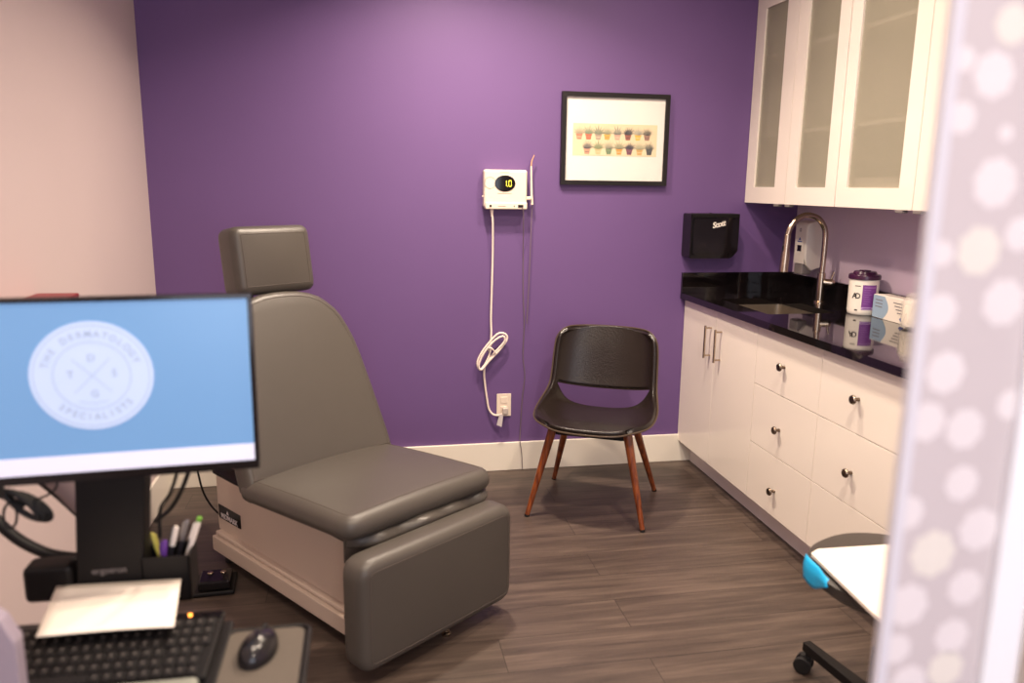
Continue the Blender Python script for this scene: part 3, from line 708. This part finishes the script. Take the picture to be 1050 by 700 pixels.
# local x = across (v), local y = -forward (u)
def LU(u0, u1): return (-u1, -u0)
b = BM(); box(b, (.0, -.965, .118), (.44, -.035, .338), .006); obj(b, 'base_body', beige, E_)
b = BM(); box(b, (-.035, -.965, .045), (.475, -.045, .105), .006); box(b, (-.022, -.965, .105), (.462, -.050, .122), .006); obj(b, 'base_skirt', beige, E_)
b = BM(); box(b, (.0, -.94, .3385), (.44, -.01, .352), .003); obj(b, 'seat_plate', blackp, E_)
b = BM(); box(b, (.06, -.10, .30), (.38, .02, .41), .01); obj(b, 'recline_housing', mat('pinkish_enamel', rgb(196, 158, 150), .45), E_)
for (x, y) in ((.02, -.10), (.42, -.10), (.03, -.93), (.41, -.93)):
    b = BM(); cyl(b, .032, 0, .012, T(x, y, 0), bev=.003); cyl(b, .010, .012, .046, T(x, y, 0)); obj(b, 'levelling_foot', rubber, E_)
b = BM(); cyl(b, .008, 0, .03, T(.24, -1.08, .0)); lathe(b, [(.0, .0), (.014, 0), (.016, .008), (.010, .014), (0, .015)], 16, T(.24, -1.08, .0), cap=False); cyl(b, .005, .014, .08, T(.24, -1.08, 0)); obj(b, 'footrest_caster', nickel, E_)
# label plate
b = BM(); box(b, (-.0035, -.215, .172), (-.0003, -.050, .226), .001); lp = obj(b, 'label_plate', blackg, E_)
b = BM(); Ml = T(-.0042, -.132, .186) @ RZ(-PI / 2) @ RX(PI / 2); text_bm(b, 'MIDMARK', .028, Ml, bold=.0006); prism(b, [(-.010, 0), (.010, 0), (.0, .016)], 0, .0008, T(-.0045, -.122, .202) @ RZ(-PI / 2) @ RX(PI / 2)); obj(b, 'lettering', mat('silver_ink', rgb(190, 180, 180), .4), lp)
# footrest: pad facing forward (-y)
def face_fwd(x, y, z): return T(x, y, z) @ RX(PI / 2)      # pad's local z -> -y, local y -> up
b = BM(); rim = pad(b, rounded([(0, 0), (.636, 0), (.636, .350), (0, .350)], .06, 8), .105, .032, dome=.008, M=face_fwd(-.138, -1.035, .050)); ft_ = obj(b, 'footrest', taupe, E_)
b = BM(); tube(b, rim, .0013, 6, closed=True); obj(b, 'piping', taupe_p, ft_)
# seat cushion
b = BM(); tilt = RX(-.085)
def seat_h(x, y): return .008 * math.cos((x - .315) / .315 * PI / 2) * 1.0
Ms = T(-.10, -.43, .366) @ RX(-.075)
rim = pad(b, rounded([(0, -.60), (.63, -.60), (.63, .02), (0, .02)], [.07, .07, .02, .02], 8), .074, .034, dome=.034, hfun=None, M=Ms)
st = obj(b, 'seat_cushion', taupe, E_)
b = BM(); tube(b, rim, .0013, 6, closed=True); obj(b, 'piping', taupe_p, st)
# soft fold of vinyl under the front of the seat
b = BM(); NI, NJ = 48, 22
prof = [(-.93, .414), (-1.005, .414), (-1.030, .402), (-1.034, .385), (-1.018, .372), (-1.006, .355), (-.998, .335), (-.98, .312), (-.965, .30), (-.93, .30)]
pp = smooth_path([(0, y, z) for y, z in prof], 4)
rows = []
for i in range(NI + 1):
    t = i / NI; x = -.045 + .57 * t; e = min(1, min(t, 1 - t) * 9) ** .5
    w_ = .013 * math.sin(t * 9 + .5) + .007 * math.sin(t * 24 + 1)
    rows.append([b.verts.new((x, -.93 + (p.y + .93) * (.35 + .65 * e) + w_ * 1.0 * (p.y < -.98), .355 + (p.z - .355) * (.75 + .25 * e) + w_ * .8 * math.sin(p.z * 60))) for p in pp])
for a_, c_ in zip(rows, rows[1:]):
    for k in range(len(a_) - 1): b.faces.new((a_[k], a_[k + 1], c_[k + 1], c_[k]))
b.faces.new(rows[0]); b.faces.new(rows[-1][::-1])
obj(b, 'vinyl_skirt', taupe, E_)
# backrest, leaning back; plane from (u .45,z .45) to (u .2,z 1.03)
ang = math.atan2(.25, .58)
def back_frame(w0): # local xy of pad: x across, y up the back; z out of the back towards the sitter
    return T(.2175, -.45, .45) @ RX(-ang) @ T(0, 0, 0) @ RX(PI / 2) @ T(0, 0, -w0)
half = [(-.03, .312), (.04, .311), (.107, .306), (.229, .296), (.365, .283), (.43, .273), (.478, .260), (.525, .243), (.563, .222), (.595, .192), (.618, .165), (.636, .125), (.647, .08), (.652, .03)]
outl = [(x, y) for y, x in half] + [(-x, y) for y, x in half[::-1]]
b = BM(); rim = pad(b, outl, .095, .026, dome=.012, M=back_frame(.085)); bk = obj(b, 'backrest', taupe, E_)
b = BM(); tube(b, rim, .0013, 6, closed=True); obj(b, 'piping', taupe_p, bk)
b = BM(); rim = pad(b, rounded([(-.156, 0), (.172, 0), (.172, .256), (-.156, .256)], .04, 8), .13, .032, dome=.010, M=T(.222, -.172, 1.038) @ RX(-.16) @ RX(PI / 2) @ T(0, 0, -.12)); hd = obj(b, 'headrest', taupe, E_)
b = BM(); tube(b, rim, .0013, 6, closed=True); obj(b, 'piping', taupe_p, hd)
b = BM(); MB = back_frame(.10)
for x in (-.06, .06): box(b, (x - .012, .50, -.015), (x + .012, .80, -.004), .003, M=MB)
box(b, (-.16, .05, -.03), (.16, .48, -.002), .01, M=MB); obj(b, 'headrest_bracket', blackp, E_)
b = BM(); tube(b, [(.06, -.04, .345), (.02, .06, .40), (-.018, .076, .37), (-.014, .073, .30), (-.006, .067, .246), (.008, .056, .20), (.03, .030, .155), (.06, -.03, .13)], .004, 8, smooth=6); obj(b, 'cord', blackp, E_)
# foot pedal on the floor behind
FP = thing('foot_pedal', 'black foot control pedal on the floor beside the exam chair base', 'foot pedal', (-.625, 2.765, 0), .05)
b = BM(); box(b, (-.16, -.085, .0), (.135, .06, .018), .006, 3); obj(b, 'pedal_plate', blackp, FP)
b = BM(); box(b, (.012, -.078, .0185), (.122, .02, .055), .008, 3); obj(b, 'pedal_treadle', blackg, FP)
b = BM(); 
for x in (.04, .085): cyl(b, .010, 0, .005, T(x + .008, -.012, .055), bev=.002)
obj(b, 'pedal_button', nickel, FP)

# ------------------------------------------------------------------ wall-mounted workstation on the left
WS = thing('wall_workstation', 'black sit stand monitor arm workstation mounted on the left wall', 'workstation', (-.485, 1.50, .66))
ox, oy, oz = WS.location
def L_(x, y, z): return (x - ox, y - oy, z - oz)
def lbox(b, lo, hi, bev=.004, seg=2): box(b, L_(*lo), L_(*hi), bev, seg)
b = BM(); a_ = .0
pc = [(-.548, .675), (-.430, .672), (-.408, .93), (-.407, 1.24), (-.53, 1.24), (-.528, .93)]
prism(b, [(x - ox, z - oz) for x, z in pc], 0, .05, T(0, 1.515 - oy, 0) @ RX(PI / 2), bev=.005); col = obj(b, 'column', blackp, WS)
b = BM(); text_bm(b, 'ergotron', .017, FACE_NY(*L_(-.485, 1.4635, .728)), ext=.0004, bold=.0001); obj(b, 'brand_lettering', greyp, col)
b = BM(); lbox(b, (-.635, 1.46, .672), (-.548, 1.515, .744), .012, 3); obj(b, 'scanner_bin', blackp, WS)
b = BM(); lbox(b, (-.548, 1.47, .655), (-.43, 1.60, .69), .004); lbox(b, (-.56, 1.5, .655), (-.42, 1.64, .70), .004); obj(b, 'rear_bracket', blackp, WS)
# pen cup: open box
b = BM(); X0, X1, Y0_, Y1_, Z0, Z1 = -.428, -.342, 1.462, 1.530, .655, .748
for lo, hi in (((X0, Y0_, Z0), (X1, Y0_ + .004, Z1)), ((X0, Y1_ - .004, Z0), (X1, Y1_, Z1)), ((X0, Y0_, Z0), (X0 + .004, Y1_, Z1)), ((X1 - .004, Y0_, Z0), (X1, Y1_, Z1)), ((X0, Y0_, Z0), (X1, Y1_, Z0 + .004))): lbox(b, lo, hi, .0012)
obj(b, 'pen_cup', blackp, WS)
# keyboard tray
b = BM(); lbox(b, (-.60, 1.055, .662), (-.245, 1.345, .674), .006); lbox(b, (-.56, 1.33, .655), (-.42, 1.50, .668), .004); obj(b, 'keyboard_tray', blackp, WS)
b = BM(); lbox(b, (-.252, 1.06, .655), (-.112, 1.315, .667), .02, 4); ring = rounded([(-.252, 1.06), (-.112, 1.06), (-.112, 1.315), (-.252, 1.315)], .02, 5)
tube(b, [L_(x, y, .667) for x, y in ring], .005, 8, closed=True); obj(b, 'mouse_tray', blackp, WS)
b = BM(); lbox(b, (-.50, 1.098, .6745), (-.268, 1.156, .694), .009, 3); obj(b, 'palm_rest', mat('grey_green_gel', rgb(128, 130, 120), .6, noise=.04), WS)
# monitor mount
b = BM(); lbox(b, (-.52, 1.425, 1.04), (-.42, 1.47, 1.14), .004); lbox(b, (-.62, 1.452, .955), (-.36, 1.47, .975), .004); obj(b, 'monitor_mount', blackp, WS)
# extension arm and wall track
b = BM(); tube(b, [L_(-.905, 1.72, 1.02), L_(-.80, 1.70, .975), L_(-.66, 1.66, .885), L_(-.55, 1.60, .80), L_(-.50, 1.56, .76)], lambda t: .033 - .006 * t, 14, smooth=4, flat=1.0); ar = obj(b, 'extension_arm', mauvep, WS)
b = BM(); tube(b, [L_(-.905, 1.70, .985), L_(-.80, 1.68, .94), L_(-.66, 1.64, .852), L_(-.55, 1.585, .768), L_(-.50, 1.55, .73)], .008, 8, smooth=4); obj(b, 'arm_seal', rubber, ar)
b = BM(); tube(b, [L_(-.90, 1.66, .93), L_(-.82, 1.62, .895), L_(-.74, 1.58, .825), L_(-.68, 1.56, .765), L_(-.62, 1.55, .73), L_(-.56, 1.55, .715)], .011, 12, smooth=4); obj(b, 'lower_arm', blackp, WS)
b = BM(); lbox(b, (XL + .001, 1.64, .55), (XL + .035, 1.76, 1.45), .004); obj(b, 'wall_track', mauvep, WS)
# cables behind
b = BM()
for pts, r in (([(-.43, 1.42, 1.06), (-.405, 1.46, .99), (-.39, 1.52, .94), (-.372, 1.55, .90), (-.39, 1.56, .84), (-.415, 1.57, .80), (-.42, 1.57, .74)], .0035), ([(-.40, 1.42, 1.06), (-.36, 1.46, 1.01), (-.340, 1.53, .93), (-.362, 1.56, .86), (-.395, 1.58, .80), (-.43, 1.58, .77)], .0045)):
    tube(b, [L_(*p) for p in pts], r, 8, smooth=5)
obj(b, 'cables', rubber, WS)
BN = thing('cable_bundle', 'black coiled cable bundle hanging below the monitor at the far left', 'cable', (-.62, 1.47, .80))
b = BM()
def lo_(cx, cz, rx, rz, tilt, y, r):
    pts = [(cx + rx * math.cos(a) * math.cos(tilt) - rz * math.sin(a) * math.sin(tilt) + .62, y - 1.47, cz + rx * math.cos(a) * math.sin(tilt) + rz * math.sin(a) * math.cos(tilt) - .80) for a in [2 * PI * k / 24 for k in range(24)]]
    tube(b, pts, r, 8, closed=True)
for k in range(4): lo_(-.622 + .003 * k, .868 - .004 * k, .036 + .003 * (k % 2), .010 + .002 * k, -.85 + .05 * k, 1.465 + .006 * k, .0048)
lo_(-.640, .850, .011, .024, -.1, 1.46, .0025); lo_(-.61, .90, .048, .028, .1, 1.475, .0022)
tube(b, [(-.05, .02, .10), (-.02, .0, .075), (.0, 0, .06)], .007, 8, smooth=3); tube(b, [(-.10, .05, .16), (-.08, .03, .10), (-.03, .01, .075), (.03, .01, .06)], .004, 8, smooth=4)
obj(b, 'coil', rubber, BN)

# monitor, facing the doorway; right edge at x=-.157,y=1.385; slight yaw
MO = thing('computer_monitor', 'black framed computer monitor showing a round clinic logo on blue', 'monitor', (-.463, 1.365, .945), .072 - PI * 0)
MO.rotation_euler = (math.radians(-2.0), 0, .0715)
mw, mh = .270, .312
b = BM(); box(b, (-mw, 0, 0), (mw, .030, mh), .004, 2); fr = obj(b, 'housing', blackp, MO)
b = BM()
for lo, hi in (((-mw, -.003, 0), (mw, .001, .016)), ((-mw, -.003, mh - .007), (mw, .001, mh)), ((-mw, -.003, .018), (-mw + .007, .001, mh - .007)), ((mw - .007, -.003, .018), (mw, .001, mh - .007))): box(b, lo, hi, .0006)
obj(b, 'bezel', blackg, MO)
b = BM(); box(b, (-mw + .007, -.0015, .018), (mw - .007, -.0005, mh - .007)); sc = obj(b, 'screen', screenblue, MO, smooth=False)
b = BM(); box(b, (-mw + .007, -.0022, .016), (mw - .007, -.0015, .046)); obj(b, 'taskbar', screenbar, sc, smooth=False)
lx, lz = .012, .181
ell = Matrix.Diagonal((1.03, 1, 1, 1))
ML = T(lx, -.0018, lz) @ RX(PI / 2) @ ell
b = BM(); R0 = .092; lathe(b, [(0, 0), (R0, 0), (R0, .0004), (0, .0004)], 64, ML, cap=False); obj(b, 'logo_disc', screenpale, sc, smooth=False)
b = BM(); ML2 = T(lx, -.0024, lz) @ RX(PI / 2) @ ell
for r in (.0575, .086): lathe(b, [(r - .0006, 0), (r + .0006, 0), (r + .0006, .0003), (r - .0006, .0003)], 64, ML2, cap=False)
def arc_text(s, rad, a0, a1, size, flip=False):
    n = len(s)
    for i, ch in enumerate(s):
        if ch == ' ': continue
        a = a0 + (a1 - a0) * i / (n - 1)
        rot = a - PI / 2 if not flip else a + PI / 2
        text_bm(b, ch, size, ML2 @ T(rad * math.cos(a), rad * math.sin(a), 0) @ RZ(rot), ext=.0002, bold=.0003)
arc_text('THE DERMATOLOGY', .0705, math.radians(163), math.radians(20), .0150)
arc_text('SPECIALISTS', .0705, math.radians(-133), math.radians(-42), .0150, True)
for s, x, y in (('D', -.0, .030), ('T', -.032, .003), ('S', .033, .003), ('G', .002, -.031)): text_bm(b, s, .0165, ML2 @ T(x, y, 0), ext=.0002, bold=.0003)
for s in (1, -1): box(b, (-.040, -.0005, 0), (.040, .0005, .0003), M=ML2 @ RZ(s * .80))
tube(b, [(-.022, -.043, 0), (0, -.047, 0), (.022, -.043, 0)], .0005, 6, M=ML2)
obj(b, 'logo_lettering', screengrey, sc, smooth=False)
b = BM(); box(b, (-.06, .030, .10), (.06, .052, .20), .004); obj(b, 'rear_mount', blackp, MO)

# keyboard
KB = thing('computer_keyboard', 'black computer keyboard on the workstation tray', 'keyboard', (-.432, 1.236, .679)); KB.rotation_euler = (.09, 0, -.02)
kw0, kw1, kd0, kd1 = -.170, .172, -.070, .102
b = BM(); box(b, (kw0, kd0, 0), (kw1, kd1, .012), .003); obj(b, 'keyboard_case', blackp, KB)
keym = mat('key_caps', rgb(20, 17, 17), .5, spec=.3, noise=.1, nscale=50); keyp = mat('key_legend', rgb(84, 78, 74), .6)
kb_proto = None
ny_, nx_ = 6, 19
for r in range(ny_):
    xk = kw0 + .006; kk = 0
    while xk < kw1 - .012:
        wk = .0158
        if r == 0 and 4 <= kk <= 4: wk = .0158 * 5 + .0022 * 4
        if r in (1, 2) and kk == 0: wk = .0158 * 1.6
        if xk + wk > kw1 - .004: break
        yk = kd0 + .005 + r * .0245
        b = BM(); box(b, (-wk / 2, 0, 0), (wk / 2, .0215, .005), .0022, 2, mi=0)
        if wk < .03: box(b, (-.0025, .0095, .0049), (.002, .0135, .0053), mi=1)
        o = obj(b, 'key', [keym, keyp], KB); o.location = (xk + wk / 2, yk, .012)
        xk += wk + .0022 + (.005 if kk in (13, ) else 0); kk += 1
        if r >= 6: break
b = BM(); box(b, (kw0 + .002, kd1 - .020, .012), (kw1 - .002, kd1 - .003, .0145), .001); ks = obj(b, 'control_strip', blackg, KB)
b = BM(); cyl(b, .0032, 0, .002, T(kw1 - .056, kd1 - .012, .0145), seg=14); obj(b, 'led', orangeled, ks)

# mouse and pad
MP = BM(); prism(MP, rounded([(-.065, -.122), (.062, -.122), (.062, .120), (-.065, .120)], .018, 5), 0, .003, bev=.0006)
mp_ = obj(MP, 'mouse_pad', mat('grey_brown_fabric', rgb(84, 76, 68), .85, noise=.06, nscale=80)); mp_.location = (-.182, 1.188, .6675); tag(mp_, 'dark grey mouse pad on the side tray', 'mouse pad')
MS = thing('computer_mouse', 'black glossy computer mouse on the side tray pad', 'mouse', (-.190, 1.238, .671), -.25)
b = BM(); bmesh.ops.create_uvsphere(b, u_segments=28, v_segments=16, radius=1.0)
for v in b.verts:
    x, y, z = v.co
    v.co = Vector((x * .030 * (1 - .10 * y), y * .052, max(0.0, z) ** .85 * .036 * (1 - .12 * y)))
obj(b, 'mouse_shell', mat('mouse_black', rgb(26, 24, 26), .22, noise=.05), MS)
b = BM(); cyl(b, .008, -.003, .003, T(0, .030, .0262) @ RY(PI / 2), seg=18, bev=.001); obj(b, 'scroll_wheel', rubber, MS)

# paper on the keyboard
b = BM(); NXp, NYp = 10, 8; c0 = [(-.541, 1.270), (-.327, 1.263), (-.357, 1.453), (-.577, 1.462)]
V = {}
for i in range(NXp + 1):
    for j in range(NYp + 1):
        s, t = i / NXp, j / NYp
        q = (Vector(c0[0]) * (1 - s) + Vector(c0[1]) * s) * (1 - t) + (Vector(c0[3]) * (1 - s) + Vector(c0[2]) * s) * t
        V[i, j] = b.verts.new((q.x, q.y, (.716 - .010 * t) + .003 * math.sin(s * 2.6) * (1 - t)))
for i in range(NXp):
    for j in range(NYp): b.faces.new((V[i, j], V[i + 1, j], V[i + 1, j + 1], V[i, j + 1]))
o = obj(b, 'paper_sheet', paperm); md = o.modifiers.new('s', 'SOLIDIFY'); md.thickness = .0015; recentre(o)
tag(o, 'blank white sheet of paper lying over the back of the keyboard', 'paper')

# pens in the cup
def pen(label, foot, top, r, body, tip, capm=None):
    f = Vector(foot); t = Vector(top); d = (t - f); L = d.length
    P = thing('pen', label, 'pen', foot, 0, None); q = d.to_track_quat('Z', 'Y').to_matrix().to_4x4()
    b = BM(); lathe(b, [(.0015, 0), (r, .012), (r, L * .75), (r, L * .76)], 14, q); obj(b, 'barrel', body, P)
    b = BM(); lathe(b, [(r * 1.12, L * .70), (r * 1.15, L * .97), (r * .7, L), (0, L)], 14, q, cap=False); obj(b, 'cap', capm or tip, P)
    b = BM(); box(b, (-.0015, r * 1.05, L * .74), (.0015, r * 1.05 + .003, L * .97), .0005, M=q); obj(b, 'clip', tip, P)
pw = mat('pen_white', rgb(232, 222, 210), .35); pv = mat('pen_violet', rgb(96, 56, 140), .35); pg_ = mat('pen_green', rgb(110, 170, 60), .35); pb = mat('pen_black', rgb(40, 38, 44), .35); py = mat('pen_yellow', rgb(190, 180, 90), .4); psv = mat('pen_silver', rgb(150, 148, 150), .3, .8)
pen('white pen with a green tipped cap leaning furthest right in the cup', (-.378, 1.495, .662), (-.331, 1.51, .795), .0048, pw, pw, pw)
pen('black pen with a silver top standing in the cup', (-.392, 1.512, .662), (-.352, 1.515, .797), .0040, pb, psv, psv)
pen('cream pen with black grip leaning in the middle of the cup', (-.405, 1.50, .662), (-.371, 1.505, .790), .0050, pb, pb, pw)
pen('violet pen standing short behind the cream pen in the cup', (-.40, 1.48, .662), (-.389, 1.485, .772), .0046, pv, pv, pv)
pen('yellow green pen leaning furthest left in the cup', (-.398, 1.515, .662), (-.421, 1.522, .772), .0036, py, py, py)
b = BM(); cyl(b, .0048, 0, .008, T(-.3308, 1.5101, .7955) @ RY(.31)); tag(recentre(obj(b, 'highlighter_cap', pg_)), 'small green cap on top of the rightmost pen', 'cap')

# pale side holder near the lower left corner
b = BM(); prism(b, [(-.93, .46), (-.505, .46), (-.503, .797), (-.518, .832), (-.56, .87), (-.93, .88)], 0, .03, T(0, 1.145, 0) @ RX(PI / 2), bev=.004)
o = obj(b, 'file_holder', mat('pale_lavender_plastic', rgb(160, 148, 160), .4, noise=.02)); recentre(o)
tag(o, 'pale lavender plastic holder at the left wall in front of the keyboard', 'holder')

# wall outlet and red box on the left wall
O2 = thing('wall_outlet', 'cream wall outlet on the left wall glimpsed beneath the monitor', 'outlet', (XL, 2.50, .52))
b = BM(); box(b, (.0005, -.06, 0), (.008, .06, .12), .002); obj(b, 'cover_plate', cream, O2)
b = BM(); box(b, (.008, -.035, .06), (.035, .005, .10), .006, 3); obj(b, 'plug', blackp, O2)
R2 = thing('sharps_container', 'red lidded wall box peeking above the top edge of the monitor', 'container', (XL, 2.30, .98))
b = BM(); box(b, (.001, -.16, 0), (.11, .16, .128), .008, 3); obj(b, 'container_body', redp, R2)
b = BM(); box(b, (.0, -.165, .128), (.115, .165, .142), .004); obj(b, 'lid', mat('dark_red_lid', rgb(130, 32, 40), .4), R2)

# ------------------------------------------------------------------ stool with paper sheet and blue wrap
ST = thing('rolling_stool', 'black rolling stool with a round seat beside the drawer cabinets', 'stool', (1.345, 1.66, 0))
b = BM(); lathe(b, [(0, .405), (.15, .405), (.19, .425), (.215, .445), (.215, .470), (.195, .486), (0, .489)], 48, cap=False); obj(b, 'seat', mat('grey_black_vinyl', rgb(58, 52, 48), .45, noise=.05, bump=.2, bscale=300), ST)
b = BM(); cyl(b, .12, .39, .405, seg=32); cyl(b, .025, .22, .40); cyl(b, .032, .07, .24, bev=.003); obj(b, 'gas_column', blackp, ST)
b = BM(); tube(b, [(.02, 0, .385), (.10, -.02, .38), (.19, -.03, .375)], .006, 8); obj(b, 'height_lever', blackp, ST)
a0 = math.atan2(1.947 - 1.66, 1.295 - 1.345)
for k in range(5):
    a = a0 + k * 2 * PI / 5; R_ = .285
    b = BM(); P4 = [(.03, -.022), (R_, -.014), (R_, .014), (.03, .022)]
    prism(b, P4, .068, .098, RZ(a), bev=.004)
    lg = obj(b, 'base_leg', blackp, ST)
    b = BM(); Mc = RZ(a) @ T(R_ - .012, 0, 0) @ RZ(.6)
    cyl(b, .007, .045, .075, Mc)
    for s in (-1, 1): cyl(b, .026, s * .008, s * .024, Mc @ T(.01, 0, .0262) @ RX(PI / 2), seg=24, bev=.002) if s > 0 else cyl(b, .026, -.024, -.008, Mc @ T(.01, 0, .0262) @ RX(PI / 2), seg=24, bev=.002)
    box(b, (-.012, -.008, .028), (.02, .008, .056), .004, M=Mc); obj(b, 'caster', rubber, ST)
b = BM(); prism(b, rounded([(.15, .085), (-.165, .095), (-.197, .075), (-.224, -.26), (.15, -.26)], .006, 4), .490, .499, bev=.001)
sh_ = obj(b, 'paper_stack', paperm); recentre(sh_); sh_.location = sh_.location + Vector((1.345, 1.66, 0)); tag(sh_, 'white paper sheets lying on the seat of the rolling stool', 'paper')
b = BM()
V = []
for i in range(11):
    t = i / 10; L = Vector((1.141, 1.738, 0)).lerp(Vector((1.121, 1.60, 0)), t)
    dep = .062 * (1 - .75 * max(0, t - .45) / .55)
    V.append([b.verts.new((L.x - .004 - .009 * math.sin(min(1, k / 3) * PI / 2) - .002 * math.sin(t * 9), L.y - .010 * k / 6, .497 - dep * k / 6)) for k in range(7)])
for a_, c_ in zip(V, V[1:]):
    for j in range(6): b.faces.new((a_[j], a_[j + 1], c_[j + 1], c_[j]))
o = obj(b, 'blue_wrap', tealp); md = o.modifiers.new('s', 'SOLIDIFY'); md.thickness = .0015; recentre(o)
tag(o, 'bright blue plastic wrap hanging at the corner of the white paper on the stool', 'plastic wrap')

# ------------------------------------------------------------------ patterned glass door leaf near the camera
DR = bpy.data.objects.new('door_1', None); C.objects.link(DR); DR.location = (.449, .56, 0); DR['kind'] = 'structure'
film = mat('lilac_film', rgb(200, 191, 193), .5, noise=.02, nscale=12)
fwh = mat('flower_white', rgb(226, 219, 221), .5, noise=.03, nscale=80); fcr = mat('flower_cream', rgb(226, 220, 212), .5, noise=.03, nscale=80)
b = BM(); box(b, (0, 0, .01), (.104, .006, 2.5)); obj(b, 'patterned_panel', film, DR, smooth=False)
b = BM(); box(b, (-.0015, -.001, .01), (.009, .007, 2.5), .001); obj(b, 'edge_strip', mat('pale_edge', rgb(214, 212, 220), .4), DR)
b = BM(); box(b, (.1035, -.008, .01), (.141, .026, 2.5), .002); obj(b, 'door_stile', mat('door_white', rgb(240, 242, 246), .35), DR)
b = BM()
def flower(x, z, r, mi):
    n = 40; pts = []
    for k in range(n):
        a = 2 * PI * k / n; q = r * (.86 + .14 * abs(math.cos(4 * a + x * 300))); pts.append((q * math.cos(a), q * math.sin(a)))
    pts = [(min(max(px, .007 - x), .1035 - x), pz) for px, pz in pts]
    prism(b, pts, 0, .0003, T(x, -.0001, z) @ RX(PI / 2), mi=mi)
flowers = [(0.041, 1.536, 0.019, 0), (0.052, 1.574, 0.016, 1), (0.017, 1.503, 0.013, 0), (0.059, 1.492, 0.007, 0), (0.055, 1.453, 0.021, 0), (0.048, 1.398, 0.021, 1), (0.085, 1.412, 0.015, 0), (0.078, 1.355, 0.021, 0), (0.014, 1.396, 0.011, 0), (0.019, 1.348, 0.016, 0), (0.031, 1.296, 0.019, 0), (0.019, 1.253, 0.018, 0), (0.057, 1.245, 0.019, 0), (0.061, 1.195, 0.017, 0), (0.011, 1.171, 0.016, 0), (0.085, 1.15, 0.021, 0), (0.041, 1.13, 0.023, 1), (0.079, 1.094, 0.018, 0), (0.022, 1.082, 0.021, 0), (0.072, 1.046, 0.018, 0), (0.016, 1.039, 0.015, 0), (0.07, 1.013, 0.019, 1), (0.033, 1.003, 0.018, 0), (0.099, 1.265, 0.014, 0), (0.013, 1.547, 0.01, 0)]
z = .965
while z > .08: flowers.append((random.uniform(.015, .085), z, random.uniform(.012, .021), random.choice((0, 0, 1)))); z -= .032
z = 1.615
while z < 2.45: flowers.append((random.uniform(.015, .085), z, random.uniform(.012, .021), random.choice((0, 0, 1)))); z += .032
for f in flowers: flower(*f)
obj(b, 'flower_pattern', [fwh, fcr], DR, smooth=False)
